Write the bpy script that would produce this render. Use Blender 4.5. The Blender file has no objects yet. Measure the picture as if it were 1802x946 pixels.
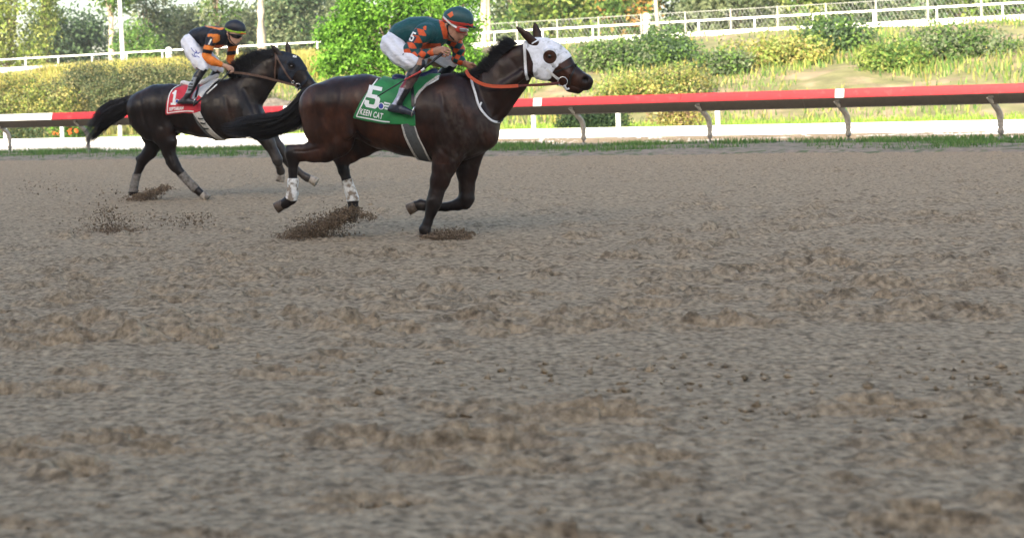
import bpy, bmesh, math, random
import numpy as np
from mathutils import Vector, Matrix
from mathutils.bvhtree import BVHTree

SC = bpy.context.scene
COL = SC.collection
rng = np.random.default_rng(7)
random.seed(7)
rad = math.radians

# ------------------------------------------------------------------ camera
F = 2730.0            # focal length in pixels of the 1802 px wide frame
CX, CY = 600.0, 180.0 # where the (level) optical axis meets the picture
H = 1.254             # eye height
ROLL = rad(1.8)
W0 = 1802.0
cam = bpy.data.cameras.new('camera')
cam_o = bpy.data.objects.new('camera', cam)
COL.objects.link(cam_o)
SC.camera = cam_o
cam.sensor_width = 36.0
cam.lens = F / W0 * 36.0
cam.shift_x = (W0 / 2 - CX) / W0
cam.shift_y = -(473.0 - CY) / W0
cam.clip_start = 0.1
cam.clip_end = 3000.0
cam_o.matrix_world = Matrix.Translation((0, 0, H)) @ Matrix.Rotation(rad(90), 4, 'X') @ Matrix.Rotation(-ROLL, 4, 'Z')
cam.dof.use_dof = True
cam.dof.focus_distance = 14.4
cam.dof.aperture_fstop = 3.2

# ------------------------------------------------------------------ light
SUN_EL = rad(20.0)
SUN_AZ = (-0.42, -0.91)     # horizontal direction towards the sun (behind the camera, a little left)
world = bpy.data.worlds.new('World')
SC.world = world
world.use_nodes = True
wn = world.node_tree
sky = wn.nodes.new('ShaderNodeTexSky')
sky.sky_type = 'NISHITA'
sky.sun_disc = False
sky.sun_elevation = SUN_EL
sky.sun_rotation = math.atan2(SUN_AZ[0], SUN_AZ[1])
sky.air_density = 1.0
sky.dust_density = 3.0
sky.ozone_density = 0.6
wn.links.new(sky.outputs[0], wn.nodes['Background'].inputs[0])
wn.nodes['Background'].inputs[1].default_value = 0.15
sun = bpy.data.lights.new('sun', 'SUN')
sun.energy = 3.9
sun.angle = rad(0.5)
sun.color = (1.0, 0.9, 0.72)
sun_o = bpy.data.objects.new('sun', sun)
COL.objects.link(sun_o)
_d = Vector((SUN_AZ[0], SUN_AZ[1], 0)).normalized() * math.cos(SUN_EL) + Vector((0, 0, math.sin(SUN_EL)))
sun_o.rotation_euler = _d.to_track_quat('Z', 'Y').to_euler()
SC.view_settings.view_transform = 'Standard'
SC.view_settings.look = 'None'
SC.view_settings.gamma = 1.0
SC.view_settings.exposure = 1.7
SC.cycles.max_bounces = 6
SC.cycles.transparent_max_bounces = 8

# ------------------------------------------------------------------ helpers
def unroll(px, py):
    u, v = px - CX, CY - py
    c, s = math.cos(ROLL), math.sin(ROLL)
    return u * c + v * s, -u * s + v * c

def P(px, py, Y):
    u, v = unroll(px, py)
    return np.array([u * Y / F, Y, H + v * Y / F])

def Gd(px, py, z=0.0):
    u, v = unroll(px, py)
    return P(px, py, (H - z) * F / -v)

def mk(name, verts, faces, mat=None, parent=None, smooth=False, col=None):
    """one mesh object; faces may be an (n,3)/(n,4) array or a list of index lists"""
    me = bpy.data.meshes.new(name)
    verts = np.asarray(verts, dtype=np.float32)
    if isinstance(faces, np.ndarray):
        k = faces.shape[1]
        n = len(faces)
        me.vertices.add(len(verts))
        me.vertices.foreach_set('co', verts.ravel())
        me.loops.add(n * k)
        me.loops.foreach_set('vertex_index', faces.astype(np.int32).ravel())
        me.polygons.add(n)
        me.polygons.foreach_set('loop_start', np.arange(0, n * k, k, dtype=np.int32))
        me.polygons.foreach_set('loop_total', np.full(n, k, dtype=np.int32))
        me.update(calc_edges=True)
    else:
        me.from_pydata(verts.tolist(), [], [list(f) for f in faces])
    if smooth:
        me.polygons.foreach_set('use_smooth', np.ones(len(me.polygons), dtype=bool))
    if col is not None:
        at = me.color_attributes.new('col', 'FLOAT_COLOR', 'POINT')
        c4 = np.ones((len(verts), 4), dtype=np.float32)
        c4[:, :3] = col
        at.data.foreach_set('color', c4.ravel())
    if mat is not None:
        me.materials.append(mat)
    o = bpy.data.objects.new(name, me)
    COL.objects.link(o)
    if parent is not None:
        o.parent = parent
    return o

def empty(name, loc=(0, 0, 0), rz=0.0):
    o = bpy.data.objects.new(name, None)
    COL.objects.link(o)
    o.location = loc
    o.rotation_euler = (0, 0, rz)
    o.empty_display_size = 0.1
    return o

def tag(o, label=None, cat=None, group=None, kind=None):
    if label: o['label'] = label
    if cat: o['category'] = cat
    if group: o['group'] = group
    if kind: o['kind'] = kind
    return o

def mat(name, color=(0.5, 0.5, 0.5), rough=0.6, spec=0.5, attr=False, var=0.0, vscale=8.0, color2=None, v2=(0.45, 0.65),
        bump=0.0, bscale=40.0, bdist=0.01, metal=0.0, sheen=0.0, trans=0.0, coat=0.0, stretch=None, rvar=0.0):
    m = bpy.data.materials.new(name)
    m.use_nodes = True
    nt = m.node_tree
    b = nt.nodes['Principled BSDF']
    b.inputs['Roughness'].default_value = rough
    b.inputs['Specular IOR Level'].default_value = spec
    b.inputs['Metallic'].default_value = metal
    if sheen: b.inputs['Sheen Weight'].default_value = sheen
    if coat: b.inputs['Coat Weight'].default_value = coat
    tc = nt.nodes.new('ShaderNodeTexCoord')
    vec = tc.outputs['Object']
    if stretch:
        mp = nt.nodes.new('ShaderNodeMapping')
        mp.inputs['Scale'].default_value = stretch
        nt.links.new(vec, mp.inputs['Vector'])
        vec = mp.outputs['Vector']
    if attr:
        a = nt.nodes.new('ShaderNodeAttribute'); a.attribute_name = 'col'
        src = a.outputs['Color']
    else:
        r = nt.nodes.new('ShaderNodeRGB'); r.outputs[0].default_value = (*color, 1)
        src = r.outputs[0]
    def noise(scale, detail=5):
        n = nt.nodes.new('ShaderNodeTexNoise')
        n.inputs['Scale'].default_value = scale
        n.inputs['Detail'].default_value = detail
        nt.links.new(vec, n.inputs['Vector'])
        return n.outputs['Fac']
    if color2 is not None:
        mr = nt.nodes.new('ShaderNodeMapRange')
        mr.inputs['From Min'].default_value = v2[0]; mr.inputs['From Max'].default_value = v2[1]
        nt.links.new(noise(vscale), mr.inputs['Value'])
        mx = nt.nodes.new('ShaderNodeMix'); mx.data_type = 'RGBA'
        nt.links.new(mr.outputs[0], mx.inputs['Factor'])
        nt.links.new(src, mx.inputs['A']); mx.inputs['B'].default_value = (*color2, 1)
        src = mx.outputs['Result']
    if var:
        mr = nt.nodes.new('ShaderNodeMapRange')
        mr.inputs['From Min'].default_value = 0.3; mr.inputs['From Max'].default_value = 0.7
        mr.inputs['To Min'].default_value = 1 - var; mr.inputs['To Max'].default_value = 1 + var
        nt.links.new(noise(vscale * 2.3, 8), mr.inputs['Value'])
        mx = nt.nodes.new('ShaderNodeMix'); mx.data_type = 'RGBA'; mx.blend_type = 'MULTIPLY'
        mx.inputs['Factor'].default_value = 1
        nt.links.new(src, mx.inputs['A']); nt.links.new(mr.outputs[0], mx.inputs['B'])
        src = mx.outputs['Result']
    nt.links.new(src, b.inputs['Base Color'])
    if rvar:
        mr = nt.nodes.new('ShaderNodeMapRange')
        mr.inputs['From Min'].default_value = 0.35; mr.inputs['From Max'].default_value = 0.65
        mr.inputs['To Min'].default_value = max(0.05, rough - rvar); mr.inputs['To Max'].default_value = min(1, rough + rvar)
        nt.links.new(noise(vscale * 1.7, 6), mr.inputs['Value'])
        nt.links.new(mr.outputs[0], b.inputs['Roughness'])
    if bump:
        bp = nt.nodes.new('ShaderNodeBump')
        bp.inputs['Strength'].default_value = bump
        bp.inputs['Distance'].default_value = bdist
        nt.links.new(noise(bscale, 8), bp.inputs['Height'])
        nt.links.new(bp.outputs[0], b.inputs['Normal'])
    if trans:
        tr = nt.nodes.new('ShaderNodeBsdfTranslucent')
        nt.links.new(src, tr.inputs['Color'])
        ad = nt.nodes.new('ShaderNodeMixShader'); ad.inputs[0].default_value = trans
        nt.links.new(b.outputs[0], ad.inputs[1]); nt.links.new(tr.outputs[0], ad.inputs[2])
        nt.links.new(ad.outputs[0], nt.nodes['Material Output'].inputs['Surface'])
    return m

def vnoise(x, y, seed=0):
    """2-D value noise in 0..1, arrays in and out"""
    xi = np.floor(x).astype(np.int64); yi = np.floor(y).astype(np.int64)
    fx = x - xi; fy = y - yi
    fx = fx * fx * (3 - 2 * fx); fy = fy * fy * (3 - 2 * fy)
    def hsh(a, b):
        h = (a * 374761393 + b * 668265263 + seed * 982451653) & 0x7fffffff
        h = ((h ^ (h >> 13)) * 1274126177) & 0x7fffffff
        return ((h ^ (h >> 16)) & 0xffff) / 65535.0
    return (hsh(xi, yi) * (1 - fx) + hsh(xi + 1, yi) * fx) * (1 - fy) + (hsh(xi, yi + 1) * (1 - fx) + hsh(xi + 1, yi + 1) * fx) * fy

def fbm(x, y, oct=4, seed=0):
    s = 0; a = 0.5
    for i in range(oct):
        s = s + a * vnoise(x * 2 ** i, y * 2 ** i, seed + i * 17); a *= 0.5
    return s

def grid_faces(nu, nv):
    """faces of an nu x nv vertex grid (index = i*nv + j)"""
    i, j = np.meshgrid(np.arange(nu - 1), np.arange(nv - 1), indexing='ij')
    a = (i * nv + j).ravel()
    return np.stack([a, a + nv, a + nv + 1, a + 1], 1)

def box(c, s, rz=0.0):
    """verts, faces of a box centred at c with full sizes s"""
    v = np.array([[x, y, z] for x in (-.5, .5) for y in (-.5, .5) for z in (-.5, .5)]) * np.array(s)
    cz, sz = math.cos(rz), math.sin(rz)
    v = np.stack([v[:, 0] * cz - v[:, 1] * sz, v[:, 0] * sz + v[:, 1] * cz, v[:, 2]], 1) + np.array(c)
    f = [[0, 1, 3, 2], [4, 6, 7, 5], [0, 4, 5, 1], [2, 3, 7, 6], [0, 2, 6, 4], [1, 5, 7, 3]]
    return v, f

def tube(pts, r, n=8, flat=1.0, up=(0, 0, 1), caps=True):
    """tube along pts; r scalar or list; flat squashes it along the second axis"""
    pts = np.asarray(pts, float)
    m = len(pts)
    rr = np.full(m, r, float) if np.isscalar(r) else np.asarray(r, float)
    V = []
    upv = np.array(up, float)
    for i in range(m):
        t = pts[min(i + 1, m - 1)] - pts[max(i - 1, 0)]
        t = t / (np.linalg.norm(t) + 1e-9)
        a = np.cross(t, upv)
        if np.linalg.norm(a) < 1e-3: a = np.cross(t, [1, 0, 0.1])
        a /= np.linalg.norm(a)
        b = np.cross(a, t)
        for k in range(n):
            th = 2 * math.pi * k / n
            V.append(pts[i] + rr[i] * (math.cos(th) * a * flat + math.sin(th) * b))
    Fc = []
    for i in range(m - 1):
        for k in range(n):
            k2 = (k + 1) % n
            Fc.append([i * n + k, i * n + k2, (i + 1) * n + k2, (i + 1) * n + k])
    if caps:
        Fc.append(list(range(n))[::-1]); Fc.append([(m - 1) * n + k for k in range(n)])
    return np.array(V), Fc

def join(parts):
    V = []; Fc = []; o = 0
    for v, f in parts:
        V.append(np.asarray(v)); Fc += [[i + o for i in q] for q in f]; o += len(v)
    return np.concatenate(V), Fc

def smooth_path(pts, n=24):
    """Catmull-Rom through pts"""
    p = np.asarray(pts, float)
    p = np.vstack([2 * p[0] - p[1], p, 2 * p[-1] - p[-2]])
    out = []
    m = len(p) - 3
    for t in np.linspace(0, m - 1e-6, n):
        i = int(t); f = t - i
        a, b, c, d = p[i:i + 4]
        out.append(0.5 * (2 * b + (c - a) * f + (2 * a - 5 * b + 4 * c - d) * f * f + (3 * b - a - 3 * c + d) * f ** 3))
    return np.array(out)

# track frame: q runs along the rail (to the right and nearer), p away from the camera
TN = np.array([0.5257, 0.8507, 0.0]); TT = np.array([0.8507, -0.5257, 0.0])
RAILP = 33.8
RZ = math.atan2(TT[1], TT[0])
def tw(p, q, z=0.0):
    return TN * p + TT * q + np.array([0, 0, z])
def on_track(px, p, dz=0.0):
    """q where the picture column px (on the horizon) meets the line at distance p"""
    u = px - CX
    Y = (p / 0.8507) / (1 + 0.618 * u / F)
    X = u * Y / F
    return X * TT[0] + Y * TT[1]
# ================================================================== setting
M_dirt = mat('dirt', (0.345, 0.258, 0.165), rough=0.95, spec=0.1, var=0.5, vscale=11, color2=(0.215, 0.157, 0.10), v2=(0.53, 0.68), bump=1.0, bscale=48, bdist=0.025)
M_clod = mat('damp_dirt', (0.185, 0.132, 0.087), rough=0.95, spec=0.1, var=0.6, vscale=9)
M_verge = mat('verge_earth', (0.24, 0.19, 0.14), rough=0.95, var=0.25, vscale=4, color2=(0.10, 0.12, 0.05), v2=(0.5, 0.6), bump=0.8, bscale=30, bdist=0.03)
M_leaf = mat('leaves', attr=True, rough=0.6, spec=0.25, trans=0.38)
M_grassb = mat('grass_blades', attr=True, rough=0.6, spec=0.25, trans=0.3)
M_lawn = mat('infield_lawn', (0.16, 0.24, 0.05), rough=0.9, var=0.3, vscale=1.5, color2=(0.28, 0.26, 0.10), v2=(0.5, 0.7))
M_bank = mat('bank_earth', (0.20, 0.19, 0.08), rough=0.95, var=0.3, vscale=0.6, color2=(0.30, 0.23, 0.14), v2=(0.5, 0.62), bump=0.5, bscale=6, bdist=0.1)
M_sand = mat('pale_sand', (0.62, 0.55, 0.48), rough=0.95, var=0.12, vscale=2)
M_white = mat('white_paint', (0.78, 0.78, 0.76), rough=0.4, var=0.06, vscale=6)
M_red = mat('red_paint', (0.42, 0.012, 0.02), rough=0.5, spec=0.3, var=0.16, vscale=5, color2=(0.42, 0.06, 0.06), v2=(0.6, 0.8))
M_under = mat('rail_underside', (0.034, 0.027, 0.021), rough=0.7, var=0.2, vscale=5)  # shade under the rail is put into this darkened base colour
M_galv = mat('galvanised_steel', (0.34, 0.31, 0.28), rough=0.5, metal=0.3, var=0.2, vscale=9)
M_bark = mat('bark', (0.20, 0.15, 0.11), rough=0.95, var=0.4, vscale=5, bump=0.8, bscale=14, bdist=0.05)
M_palebark = mat('pale_bark', (0.42, 0.35, 0.28), rough=0.9, var=0.25, vscale=3, bump=0.4, bscale=10, bdist=0.03)
M_rock = mat('rock', (0.14, 0.12, 0.10), rough=0.95, var=0.4, vscale=3, bump=0.8, bscale=7, bdist=0.08)
M_conc = mat('concrete', (0.36, 0.34, 0.32), rough=0.9, var=0.15, vscale=0.7)

# ---- far ground sheet
v = np.array([[-420, -160, -0.09], [420, -160, -0.09], [420, 520, -0.09], [-420, 520, -0.09]])
tag(mk('ground', v, [[0, 1, 2, 3]], M_dirt), kind='structure')

# ---- dirt track, one fine sheet with hoof prints and harrow furrows
ys = np.concatenate([np.linspace(-30, 3.2, 12)[:-1], 1.0 / np.linspace(1 / 3.3, 1 / 46.0, 620)])
ts = np.concatenate([-np.geomspace(6, 0.29, 26)[:-1], np.linspace(-0.28, 0.47, 820), np.geomspace(0.48, 6, 26)])
YY, TS = np.meshgrid(ys, ts, indexing='ij')
XX = TS * np.maximum(YY, 3.3)
pp = XX * TN[0] + YY * TN[1]
qq = XX * TT[0] + YY * TT[1]
# travel direction of the prints/furrows is a little off the rail
aa = rad(-16)
qs = XX * math.cos(aa) + YY * math.sin(aa)
ps = -XX * math.sin(aa) + YY * math.cos(aa)
zz = 0.03 * (fbm(qs * 0.5, ps * 1.1, 3, 3) - 0.45)
rough_ = (0.45 + 0.55 * np.clip((YY - 4.0) / 6.0, 0, 1)) * (0.7 + 0.5 * np.clip((fbm(qs * 0.35, ps * 0.6, 3, 41) - 0.35) * 3, 0, 1))
zz += 0.023 * rough_ * (fbm(qs * 4.5, ps * 10.0, 4, 5) - 0.45)
zz += 0.024 * rough_ * (fbm(qs * 15, ps * 24, 3, 9) - 0.45)
rg = 1 - np.abs(2 * fbm(qs * 7, ps * 13, 3, 51) - 0.95)
zz += 0.020 * rough_ * rg
fur = fbm(qs * 0.10, ps * 4.5, 3, 21)
zz += 0.042 * (fur - 0.45)
near = np.clip((16.5 - YY) / 4.5, 0.12, 1.0)
prints = []
for i in range(520):
    y0 = 1 / random.uniform(1 / 17.0, 1 / (3.4 if i < 110 else 8.2)) if i < 380 else random.uniform(11, 28)
    x0 = random.uniform(-0.27, 0.47) * y0
    prints.append((x0, y0, random.uniform(0.09, 0.2), random.uniform(0.045, 0.08), random.uniform(0.3, 0.95)))
rowY = ys
for (x0, y0, la, lb, dp) in prints:
    r = 3.2 * la
    i0, i1 = np.searchsorted(rowY, [y0 - r, y0 + r])
    if i1 - i0 < 1: continue
    t0, t1 = (x0 - r) / y0, (x0 + r) / y0
    j0, j1 = np.searchsorted(ts, [t0 - 0.01, t1 + 0.01])
    sl = (slice(i0, i1), slice(j0, j1))
    dx = XX[sl] - x0; dy = YY[sl] - y0
    a = rad(-14); u = dx * math.cos(a) + dy * math.sin(a); w = -dx * math.sin(a) + dy * math.cos(a)
    e = np.sqrt((u / la) ** 2 + (w / lb) ** 2)
    wob = 1 + 0.5 * (fbm(XX[sl] * 14, YY[sl] * 14, 2, 31) - 0.5)
    e = e * wob
    d = -0.085 * np.clip(1 - e, 0, 1) ** 0.7 + 0.032 * np.exp(-((e - 1.35) / 0.38) ** 2) * (1 + 0.5 * np.sign(-u))
    zz[sl] += d * dp
zz = np.where(YY < 3.2, zz * 0.3, zz)
# edge lip of the track at the verge
tag(mk('dirt_track', np.stack([XX, YY, zz], -1).reshape(-1, 3), grid_faces(len(ys), len(ts)), M_dirt, smooth=True), kind='structure')

# loose crumbs and clods lying on the track
def rocklets(cs, rs, seed=1, squash=0.75):
    """many irregular 8-faced lumps as arrays"""
    r = np.random.default_rng(seed)
    base = np.array([[1, 0, 0], [-1, 0, 0], [0, 1, 0], [0, -1, 0], [0, 0, 1], [0, 0, -1]], float)
    fb = np.array([[0, 2, 4], [2, 1, 4], [1, 3, 4], [3, 0, 4], [2, 0, 5], [1, 2, 5], [3, 1, 5], [0, 3, 5]])
    n = len(cs)
    a = r.uniform(0, 6.28, n)
    B = base[None] * r.uniform(0.55, 1.25, (n, 6, 1)) * np.asarray(rs)[:, None, None]
    B = B + r.normal(0, 0.25, (n, 6, 3)) * np.asarray(rs)[:, None, None]
    ca, sa = np.cos(a)[:, None], np.sin(a)[:, None]
    B = np.stack([B[..., 0] * ca - B[..., 1] * sa, B[..., 0] * sa + B[..., 1] * ca, B[..., 2] * squash], -1)
    V = (B + np.asarray(cs)[:, None, :]).reshape(-1, 3)
    Fx = (fb[None] + (np.arange(n) * 6)[:, None, None]).reshape(-1, 3)
    return V, Fx
n = 5200
yy = 1 / rng.uniform(1 / 27.0, 1 / 3.6, n)
xx = rng.uniform(-0.27, 0.47, n) * yy
msk = fbm(xx * 0.9, yy * 0.9, 3, 77) > 0.42
xx, yy = xx[msk], yy[msk]
rs = rng.gamma(2.0, 0.0045, len(xx)) + 0.003
V, Fx = rocklets(np.stack([xx, yy, rs * 0.2 + 0.0], 1), np.clip(rs, 0, 0.035), 2)
tag(mk('dirt_crumbs', V, Fx, M_dirt), 'crumbs of dry earth strewn over the track', 'dirt', kind='stuff')

# ---- strips that run along the rail
QA, QB = -75.0, 75.0
def strip(name, prof, m, nq=300, noise=0.0, ns=1.0, seed=0, sub=6):
    P_ = []
    for (p0, z0), (p1, z1) in zip(prof[:-1], prof[1:]):
        for k in range(sub):
            P_.append((p0 + (p1 - p0) * k / sub, z0 + (z1 - z0) * k / sub))
    P_.append(prof[-1])
    P_ = np.array(P_)
    q = np.linspace(QA, QB, nq)
    PQ, Q = np.meshgrid(P_[:, 0], q, indexing='ij')
    Z = np.repeat(P_[:, 1][:, None], nq, 1)
    nz = (fbm(PQ * ns, Q * ns, 4, seed) - 0.47)
    w = np.ones(len(P_)); w[0] = w[-1] = 0.3
    Z = Z + noise * nz * w[:, None]
    Vx = PQ[..., None] * TN + Q[..., None] * TT
    Vx[..., 2] = Z
    return tag(mk(name, Vx.reshape(-1, 3), grid_faces(len(P_), nq), m, smooth=True), kind='structure')
strip('verge', [(29.3, -0.06), (29.9, 0.05), (30.6, 0.075), (33, 0.07), (36.2, 0.01), (36.6, -0.08)], M_verge, nq=700, noise=0.10, ns=1.6, seed=4)
strip('sand_path', [(36.0, -0.03), (37, 0.006), (42.2, 0.012), (43.0, -0.02)], M_sand, noise=0.02, seed=5)
strip('infield_lawn', [(41.6, -0.02), (42.0, 0.03), (49, 0.05), (52, 0.15)], M_lawn, noise=0.05, seed=6)
strip('grass_bank', [(51.5, 0.05), (54, 0.5), (60, 1.9), (66, 3.1), (70.5, 3.75), (73, 3.85)], M_bank, noise=0.5, ns=0.35, seed=7)
strip('upper_track', [(72.4, 3.7), (72.6, 3.86), (79, 3.95), (82, 4.0)], M_sand, noise=0.03, seed=8)
strip('upper_lawn', [(81.5, 3.85), (82, 4.02), (120, 5.0), (190, 6.0), (191, -0.1)], M_lawn, noise=0.4, ns=0.1, seed=9)

# ---- grandstand behind the camera: its shade lies over the track
g = empty('grandstand', tw(-30, -8), RZ)
tag(g, 'long concrete grandstand facing the home straight', 'grandstand')
def gpart(name, c, s, m=M_conc):
    vv, ff = box(c, s); mk(name, vv, ff, m, g)
el_h = math.tan(SUN_EL)
hd = np.array([-SUN_AZ[0], -SUN_AZ[1]]); hd = hd / np.linalg.norm(hd)
cosb = hd[0] * TN[0] + hd[1] * TN[1]
EDGEP = RAILP + 2.55
HS = (EDGEP + 30) / cosb * el_h
for k in range(10):
    gpart('seating_tier', (0, -1.0 - 1.8 * k, 0.6 + 0.9 * k), (150, 1.8, 1.2 + 1.8 * k))
gpart('back_wall', (0, -20.5, HS / 2 - 0.05), (150, 0.6, HS - 0.1))
gpart('roof', (0, -10.0, HS - 0.3), (150, 20.3, 0.6))
for k in range(9):
    gpart('column', (-68 + 17 * k, -8, HS / 2 - 0.4), (0.7, 0.7, HS - 0.9))

# ---- red and white running rail
rail = empty('running_rail', tw(RAILP, 0), RZ)
tag(rail, 'red and white running rail on bent grey posts along the track', 'rail')
# profile in (p, z): sloped top lip, painted fascia, dark underside going back
TOPZ = 1.205
prof_lip = [(0.02, TOPZ), (-0.015, TOPZ - 0.012), (-0.06, TOPZ - 0.185), (-0.045, TOPZ - 0.195), (0.0, TOPZ - 0.05), (0.16, TOPZ - 0.015), (0.16, TOPZ)]
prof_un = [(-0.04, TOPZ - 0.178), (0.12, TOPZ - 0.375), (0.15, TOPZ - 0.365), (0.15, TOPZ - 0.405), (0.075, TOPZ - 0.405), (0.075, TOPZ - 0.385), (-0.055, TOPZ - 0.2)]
def extrude(prof, q0, q1, pc=0.0):
    n = len(prof)
    v = [(q0, p + pc, z) for p, z in prof] + [(q1, p + pc, z) for p, z in prof]
    f = [[i, (i + 1) % n, (i + 1) % n + n, i + n] for i in range(n)] + [list(range(n))[::-1], [n + i for i in range(n)]]
    return np.array(v), f
# breaks read from the picture: white to 92, red to ~528, white to ~555, red ... white 940-955, red on
def rq(px): return on_track(px, RAILP)
breaks = [(rq(-700), 'w'), (rq(-420), 'r'), (rq(-260), 'w'), (rq(92), 'r'), (rq(499), 'w'), (rq(600), 'r'), (rq(939), 'w'), (rq(954), 'r'), (rq(1470), 'w'), (rq(1486), 'r'), (rq(2300), 'w'), (rq(2600), 'w')]
for (qa, c), (qb, _) in zip(breaks[:-1], breaks[1:]):
    nseg = max(1, round((qb - qa) / 4.2))
    for k in range(nseg):
        a = qa + (qb - qa) * k / nseg; b = qa + (qb - qa) * (k + 1) / nseg
        vv, ff = extrude(prof_lip, a + 0.004, b - 0.004)
        o = mk('rail_panel', vv, ff, M_red if c == 'r' else M_white, rail)
q_lo, q_hi = breaks[0][0], breaks[-1][0]
nseg = 14
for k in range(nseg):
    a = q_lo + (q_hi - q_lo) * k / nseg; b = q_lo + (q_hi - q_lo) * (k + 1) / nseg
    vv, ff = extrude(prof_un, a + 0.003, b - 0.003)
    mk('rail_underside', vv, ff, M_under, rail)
q0 = on_track(15, RAILP + 0.35); dq = (on_track(1025, RAILP + 0.35) - q0) / 6.0
post_me = None
for k in range(-3, 13):
    q = q0 + dq * k
    if post_me is None:
        path = smooth_path([(0.02, 0.0, TOPZ - 0.24), (0.10, 0.18, TOPZ - 0.42), (0.17, 0.32, TOPZ - 0.57), (0.185, 0.37, TOPZ - 0.74), (0.185, 0.375, 0.3), (0.185, 0.375, -0.1)], 22)
        path[:, 0] *= 0.9
        vv, ff = tube(path, 0.062, 10)
        po = mk('rail_post', vv, ff, M_galv, rail, smooth=True)
        post_me = po.data
        br, bf = box((0.06, 0.1, TOPZ - 0.26), (0.10, 0.34, 0.05))
        ob = mk('bracket', br, bf, M_under, po)
    else:
        po = bpy.data.objects.new('rail_post', post_me); COL.objects.link(po); po.parent = rail
        o2 = bpy.data.objects.new('bracket', ob.data); COL.objects.link(o2); o2.parent = po
    po.location = (q - 0.18, 0, 0)

# ---- low white board rail behind it
lw = empty('low_board_rail', tw(41.0, 0), RZ)
tag(lw, 'low white board rail at the far edge of the pale sand path', 'rail')
qs_ = on_track(226, 41.0); dqs = 4.55
for k in range(-4, 12):
    a = qs_ + dqs * k
    vv, ff = box((a + dqs / 2, 0, 0.175), (dqs - 0.02, 0.05, 0.27)); mk('board', vv, ff, M_white, lw)
    vv, ff = box((a, -0.06, 0.12), (0.09, 0.06, 0.30)); o = mk('post', vv, ff, M_white, lw)
    vv, ff = box((a + 0.07, -0.04, 0.2), (0.04, 0.03, 0.06)); mk('bolt_plate', vv, ff, M_galv, o)

# ---- white marker posts on the lawn
for i, (px, lab) in enumerate([(8, 'white marker post on the lawn at the far left edge'), (108, 'white marker post beside the orange flowered bush'),
                               (210, 'white marker post behind the dark tail of the rear horse'), (320, 'white marker post seen below the belly of the rear horse'),
                               (938, 'white marker post on the lawn left of the clipped hedge'), (1087, 'white marker post standing at the right end of the clipped hedge'),
                               (1262, 'white marker post on the lawn right of the clipped hedge, past the dry bush')]):
    q = on_track(px, 44.5)
    o = empty('marker_post', tw(44.5, q, 0.02), RZ)
    tag(o, lab, 'post', 'white marker posts on the infield lawn')
    vv, ff = box((0, 0, 0.42), (0.13, 0.08, 0.84)); mk('shaft', vv, ff, M_white, o)
    vv, ff = join([box((0, 0, 0.85), (0.15, 0.10, 0.03)), box((0, 0, 0.87), (0.10, 0.06, 0.03))]); mk('cap', vv, ff, M_white, o)

# ------------------------------------------------------------------ vegetation
def blades(pos, h, w, cols, lean=0.35, seg=2):
    """upright tapered grass blades; pos (n,3), h (n,), cols (n,3)"""
    n = len(pos)
    a = rng.uniform(0, 6.283, n)
    d = np.stack([np.cos(a), np.sin(a), 0 * a], 1)
    a2 = rng.uniform(0, 6.283, n)
    L = np.stack([np.cos(a2), np.sin(a2), 0 * a], 1) * (rng.uniform(0, lean, n) * h)[:, None]
    up = np.array([0, 0, 1.0])
    w = np.broadcast_to(w, (n,))[:, None]
    b0 = pos - d * w; b1 = pos + d * w
    m = pos + L * 0.35 + up * (h * 0.6)[:, None]
    m0 = m - d * w * 0.75; m1 = m + d * w * 0.75
    t = pos + L + up * h[:, None]
    V = np.stack([b0, b1, m1, m0, t], 1).reshape(-1, 3)
    i = np.arange(n)[:, None] * 5
    tri = np.concatenate([i + [0, 1, 2], i + [0, 2, 3], i + [3, 2, 4]], 0)
    C = np.repeat(cols, 5, 0)
    return V, tri, C

def pickcol(n, cols, jit=0.18):
    c = np.array(cols)[rng.integers(0, len(cols), n)]
    return np.clip(c * rng.uniform(1 - jit, 1 + jit, (n, 1)), 0, 1)

def leaves(pos, size, cols, out=None, aspect=0.55):
    """small two-triangle leaf blades with a fold"""
    n = len(pos)
    d = rng.normal(0, 1, (n, 3)); d /= np.linalg.norm(d, axis=1)[:, None]
    nn = rng.normal(0, 1, (n, 3))
    if out is not None: nn = nn * 0.75 + out
    nn -= (nn * d).sum(1)[:, None] * d
    nn /= np.linalg.norm(nn, axis=1)[:, None] + 1e-9
    s = np.cross(nn, d)
    size = np.broadcast_to(size, (n,))[:, None]
    V = np.stack([pos - d * size * 0.5, pos + s * size * aspect * 0.5 + nn * size * 0.06, pos + d * size * 0.5, pos - s * size * aspect * 0.5 + nn * size * 0.06], 1).reshape(-1, 3)
    i = np.arange(n)[:, None] * 4
    tri = np.concatenate([i + [0, 1, 2], i + [0, 2, 3]], 0)
    return V, tri, np.repeat(cols, 4, 0)

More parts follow.
